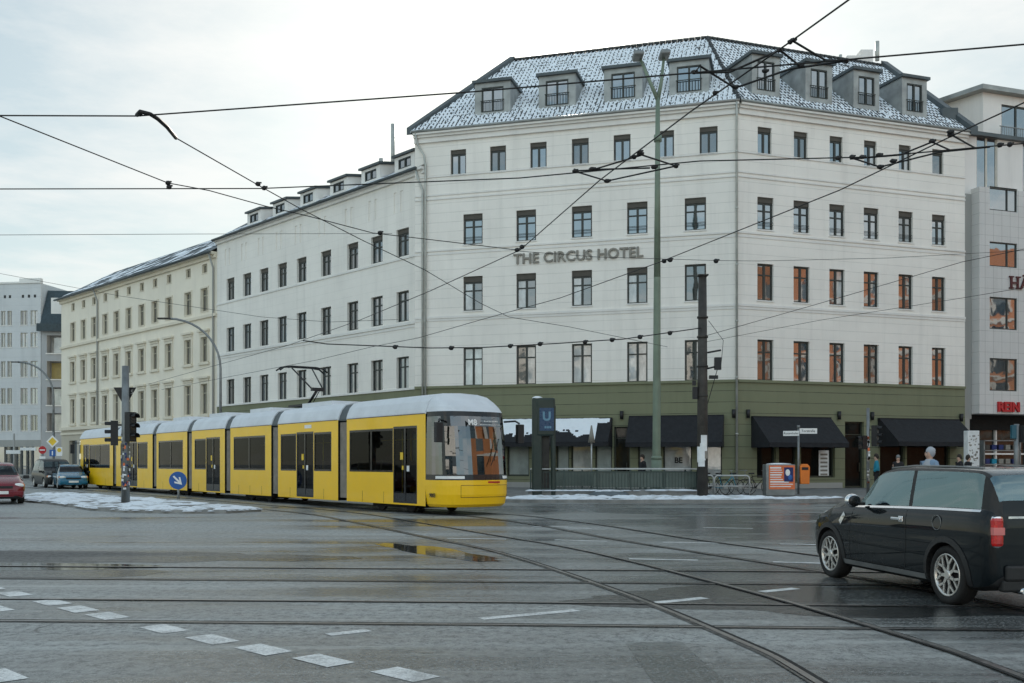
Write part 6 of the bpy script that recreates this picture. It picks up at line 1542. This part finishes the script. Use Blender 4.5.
# ------------------------------------------------------------------ people
def skin_mesh(name, verts, edges, radii, mat, root, sub=2):
    me = bpy.data.meshes.new('s'); me.from_pydata([tuple(v) for v in verts], edges, []); o = bpy.data.objects.new('s', me); COL.objects.link(o)
    o.modifiers.new('skin', 'SKIN'); sk = me.skin_vertices[0].data
    for i, r in enumerate(radii): sk[i].radius = (r, r) if isinstance(r, (int, float)) else r
    sk[0].use_root = True
    s = o.modifiers.new('sub', 'SUBSURF'); s.levels = s.render_levels = sub
    dg = bpy.context.evaluated_depsgraph_get(); m2 = bpy.data.meshes.new_from_object(o.evaluated_get(dg)); bpy.data.objects.remove(o); m2.name = name
    for p in m2.polygons: p.use_smooth = True
    return mesh_obj(name, m2, M[mat], root)
def person(label, x, y, rz, z, height, top, legs, head='hair', stride=.0, hoodmat=None, group=None):
    k = height / 1.75
    o = thing('person', label, 'person', (x, y, z), rz, group); S_ = lambda p: V(p) * k
    # facing +x; pelvis, spine, neck, head, arms with hands in the pockets, legs
    v = [(0, 0, .95), (0, 0, 1.15), (0, 0, 1.38), (.01, 0, 1.50), (.02, 0, 1.58), (.03, 0, 1.70), (.12, 0, 1.62),
         (0, .19, 1.40), (-.04, .25, 1.12), (.12, .19, .97), (0, -.19, 1.40), (-.04, -.25, 1.12), (.12, -.19, .97),
         (0, .10, .90), (stride * .5 + .02, .10, .50), (stride - .04, .10, .09), (stride + .12, .11, .04), (0, -.10, .90), (-stride * .4 + .03, -.10, .50), (-stride - .06, -.10, .09), (-stride + .10, -.11, .04)]
    e = [(0, 1), (1, 2), (2, 3), (3, 4), (4, 5), (4, 6), (2, 7), (7, 8), (8, 9), (2, 10), (10, 11), (11, 12), (0, 13), (13, 14), (14, 15), (15, 16), (0, 17), (17, 18), (18, 19), (19, 20)]
    r = [.13, .12, .11, .055, .07, .095, .02, .06, .045, .04, .06, .045, .04, .085, .058, .042, .035, .085, .058, .042, .035]
    skin_mesh('body', [S_(p) for p in v], e, [q * k for q in r], 'skin', o)
    jv = v[:3] + [v[3]] + v[7:13]; je = [(0, 1), (1, 2), (2, 3), (2, 4), (4, 5), (5, 6), (2, 7), (7, 8), (8, 9)]
    jv[0] = (0, 0, .84)
    skin_mesh('jacket', [S_(p) for p in jv], je, [tuple(w * k for w in q) if isinstance(q, tuple) else q * k for q in ((.155, .19), (.15, .19), (.135, .18), .075, .085, .07, .06, .085, .07, .06)], top, o)
    tv = [v[0]] + v[13:16] + v[17:20]; te = [(0, 1), (1, 2), (2, 3), (0, 4), (4, 5), (5, 6)]
    skin_mesh('trousers', [S_(p) for p in tv], te, [q * k for q in (.14, .105, .08, .065, .105, .08, .065)], legs, o)
    for i in (15, 19):
        b = MB(); a = V(v[i]); b.blob(S_((a.x + .06, a.y, .055)), V((.14, .052, .055)) * k, 12, 6); b.build('shoe', M['black'], o, recalc=False)
    b = MB()
    for s in (-1, 1): b.blob(S_((.118, s * .035, 1.665)), .011 * k, 8, 5)
    b.build('eye', M['black'], o, recalc=False)
    b = MB()
    if head == 'hood':
        b.blob(S_((-.015, 0, 1.665)), V((.112, .102, .135)) * k, 16, 10, jit=.02); b.lathe([(.20, 1.36), (.185, 1.44), (.13, 1.53), (.10, 1.60)], (0, 0, 0), n=16); b.blob(S_((-.085, 0, 1.71)), V((.06, .05, .06)) * k, 10, 6); b.build('hood', M[hoodmat], o, recalc=False)
    else:
        b.blob(S_((.005, 0, 1.715)), V((.105, .098, .105)) * k, 14, 8); b.blob(S_((-.03, 0, 1.66)), V((.085, .095, .11)) * k, 14, 8); b.build('hair' if head == 'hair' else 'hat', M['hair'] if head == 'hair' else M[hoodmat], o, recalc=False)
    return o
person('person in a dark coat with dark hair walking behind the subway railing', at(642.5, 47), 47, R(200), PV, 1.74, 'coat', 'coat', stride=.22)
person('person in a teal jacket and dark trousers standing by the slim traffic light', at(876.5, 46.5), 46.5, R(160), PV, 1.76, 'teal', 'coat')
person('person in white hood and light blue jacket above the dark car roof', at(930, 25), 25, R(195), 0, 1.86, 'hoodb', 'jean', head='hood', hoodmat='hoodw')
person('person in grey hat and black coat before the rightmost awning', at(898, 46), 46, R(-100), PV, 1.70, 'coat', 'jean', head='hat', hoodmat='galv')
person('dark-haired person at the left of the pair beside the advert pillar', at(959.5, 45), 45, R(180), PV, 1.72, 'coat', 'coat')
person('dark-haired person at the right of the pair beside the advert pillar', at(968, 45.6), 45.6, R(0), PV, 1.70, 'coat', 'jean')

# ------------------------------------------------------------------ overhead wires
def wire(label, pts, z=5.5, r=.0125, ext0=0, ext1=0, fit=(), name='overhead_wire', sag=True):
    P = []
    for p in pts: P.append(wp(p[0], p[1], z) if len(p) == 2 else ray(p[0], p[1], p[2]))
    if ext0: d = (P[0] - P[1]).normalized(); d.z = 0; P.insert(0, P[0] + d * ext0)
    if ext1: d = (P[-1] - P[-2]).normalized(); d.z = 0; P.append(P[-1] + d * ext1)
    o = thing(name, label, 'wire', P[0]); b = MB(o); b.tube(P, r, 6); b.build('cable', M['wire'], o)
    for f in fit:
        q = wp(f[0], f[1], z) if len(f) == 2 else ray(*f)
        c = MB(o); dpx = (q - V((0, 0, CAMH))).length / FPX; c.blob(q, V((2.6, 2.2, 2.2)) * dpx, 8, 6, jit=.1); c.box(q + V((1.6 * dpx, 0, 1.2 * dpx)), (3.4 * dpx, 1.2 * dpx, 1.2 * dpx)); c.build('clamp', M['wire'], o)
    return o
wire('contact wire crossing the upper sky from the left edge past the roof ridge', [(-8, 115.5), (137, 116), (470, 92), (1034, 43.5)], 5.5, .0085, 12, 12, [(140, 114), (846, 61)])
wire('contact wire crossing level below the left sky and in front of the upper windows', [(-8, 189), (260, 188.5), (520, 178), (700, 161), (870, 157), (1034, 142.5)], 5.5, .0085, 12, 12, [(838, 158), (852, 157), (1000, 145), (1010, 144.5), (575, 171), (676, 166)])
wire('curving contact wire falling steeply from the top edge across the hotel front', [(868, -14), (790, 42), (690, 112), (600, 180), (520, 250), (430, 291), (360, 320), (289, 345), (235, 360)], 5.5, .0085, 4, 14, [(790, 42), (780, 50), (715, 93), (640, 152), (634, 157), (517, 250), (522, 247)])
wire('curving contact wire from the right edge over the corner down to the pantograph', [(1034, 98), (956, 134), (840, 190), (660, 262), (560, 298), (480, 320), (418, 338), (371, 347), (317, 360), (262, 370.5)], 5.5, .0085, 8, 14, [(950, 135), (880, 167), (664, 261), (670, 260)])
wire('contact wire slanting down from the curved runner over the white wing', [(176, 138), (258, 185), (301, 209), (364, 241), (425, 270), (480, 303), (509, 317), (570, 327), (624, 338)], 5.5, .0075, 0, 3, [(258, 184), (264, 188)])
wire('thin wire slanting from the left edge under the sky to the hotel corner', [(-8, 113), (168, 183), (209, 190.5), (265, 206), (308, 216), (373, 233), (434, 240), (517, 250)], 5.5, .0075, 6, 0, [(168, 183), (169, 187), (380, 233)])
rn = thing('wire_runner', 'thick curved black runner bar hanging at the upper left wire', 'wire fitting', wp(137, 112, 5.5)); b = MB(rn)
b.tube([wp(137, 115, 5.5), wp(140, 111.5, 5.5), wp(150, 114, 5.5), (wp(158, 119, 5.5)), wp(167, 127, 5.5), wp(176, 138, 5.5)], .024, 8); b.build('runner', M['wire'], rn)
wire('faint level wire across the left sky into the white wing', [(-8, 235, 30), (200, 234, 32), (392, 233.5, 40)], 0, .008, 5, 0)
wire('sagging feeder with beads from the thick mast to the white wing', [(701, 328, 40.4), (624, 339, 40), (556, 343.5, 39.5), (482, 347.5, 39), (430, 348, 38.5), (380, 346, 38), (327, 344, 37.5), (303, 340.5, 37)], 0, .022, 0, 0, [(670, 333, 40.2), (640, 337, 40), (612, 340, 40), (585, 342, 39.7), (540, 344, 39.4), (510, 346, 39.2), (451, 348, 38.7), (395, 347, 38.2)])
wire('thin span wire running level behind the lettering to the right edge', [(517, 251, 20), (597, 257, 22), (715, 260.5, 24), (760, 261, 25), (888, 258, 26), (1034, 250, 27)], 0, .006, 0, 8, [(716, 261, 24)])
wire('thin span wire rising from the thick mast to the right edge, upper of two', [(705, 336, 40.4), (835, 299, 36), (962, 262, 33), (1034, 247, 31)], 0, .010, 0, 8)
wire('thin span wire rising from the thick mast to the right edge, lower of two', [(705, 342, 40.4), (821, 320, 37), (962, 298, 34), (1034, 286, 32)], 0, .008, 0, 8)
wire('thin wire dropping from the pantograph line across the beige house', [(-8, 272, 60), (120, 296, 58), (262, 317, 56), (330, 322, 55)], 0, .012, 8, 4)
def crossing(label, segs, nodes):
    o = thing('wire_crossing', label, 'wire fitting', wp(*nodes[0], 5.5), group='overhead wire crossings')
    b = MB(o)
    for s in segs: b.tube([wp(p[0], p[1], 5.5 + .02) for p in s], .011, 6)
    b.build('crossing_frame', M['wire'], o)
    for n in nodes:
        q = wp(*n, 5.52); d = q.y / FPX; c = MB(o); c.blob(q, V((3.4, 2.2, 2.2)) * d, 8, 6, jit=.12); c.box(q + V((1.5 * d, 0, .6 * d)), (5 * d, 2 * d, 2 * d)); c.build('clamp', M['wire'], o)
crossing('overhead wire crossing in front of the upper windows left of the tall lamp', [[(574, 171), (592, 170), (642, 155)], [(574, 171), (607, 181), (676, 166)], [(642, 155), (676, 166)], [(592, 169.5), (650, 168)]], [(607, 181), (592, 169), (654, 167), (640, 154)])
crossing('overhead wire crossing in front of the roof at the hip ridge', [[(793, 41), (825, 60), (845, 61)], [(780, 50), (730, 72), (694, 73)], [(735, 88), (700, 66), (694, 73)], [(735, 88), (790, 69), (845, 61)], [(780, 50), (800, 66)]], [(793, 40), (735, 87), (800, 66), (765, 71), (694, 72)])
crossing('overhead wire crossing at the right end of the hotel cornice', [[(950, 134), (975, 148)], [(932, 142), (900, 155), (850, 159)], [(880, 167), (852, 158)], [(880, 167), (940, 152), (990, 147)], [(932, 142), (952, 151)]], [(950, 132), (932, 141), (880, 167), (893, 161), (879, 155), (862, 157)])
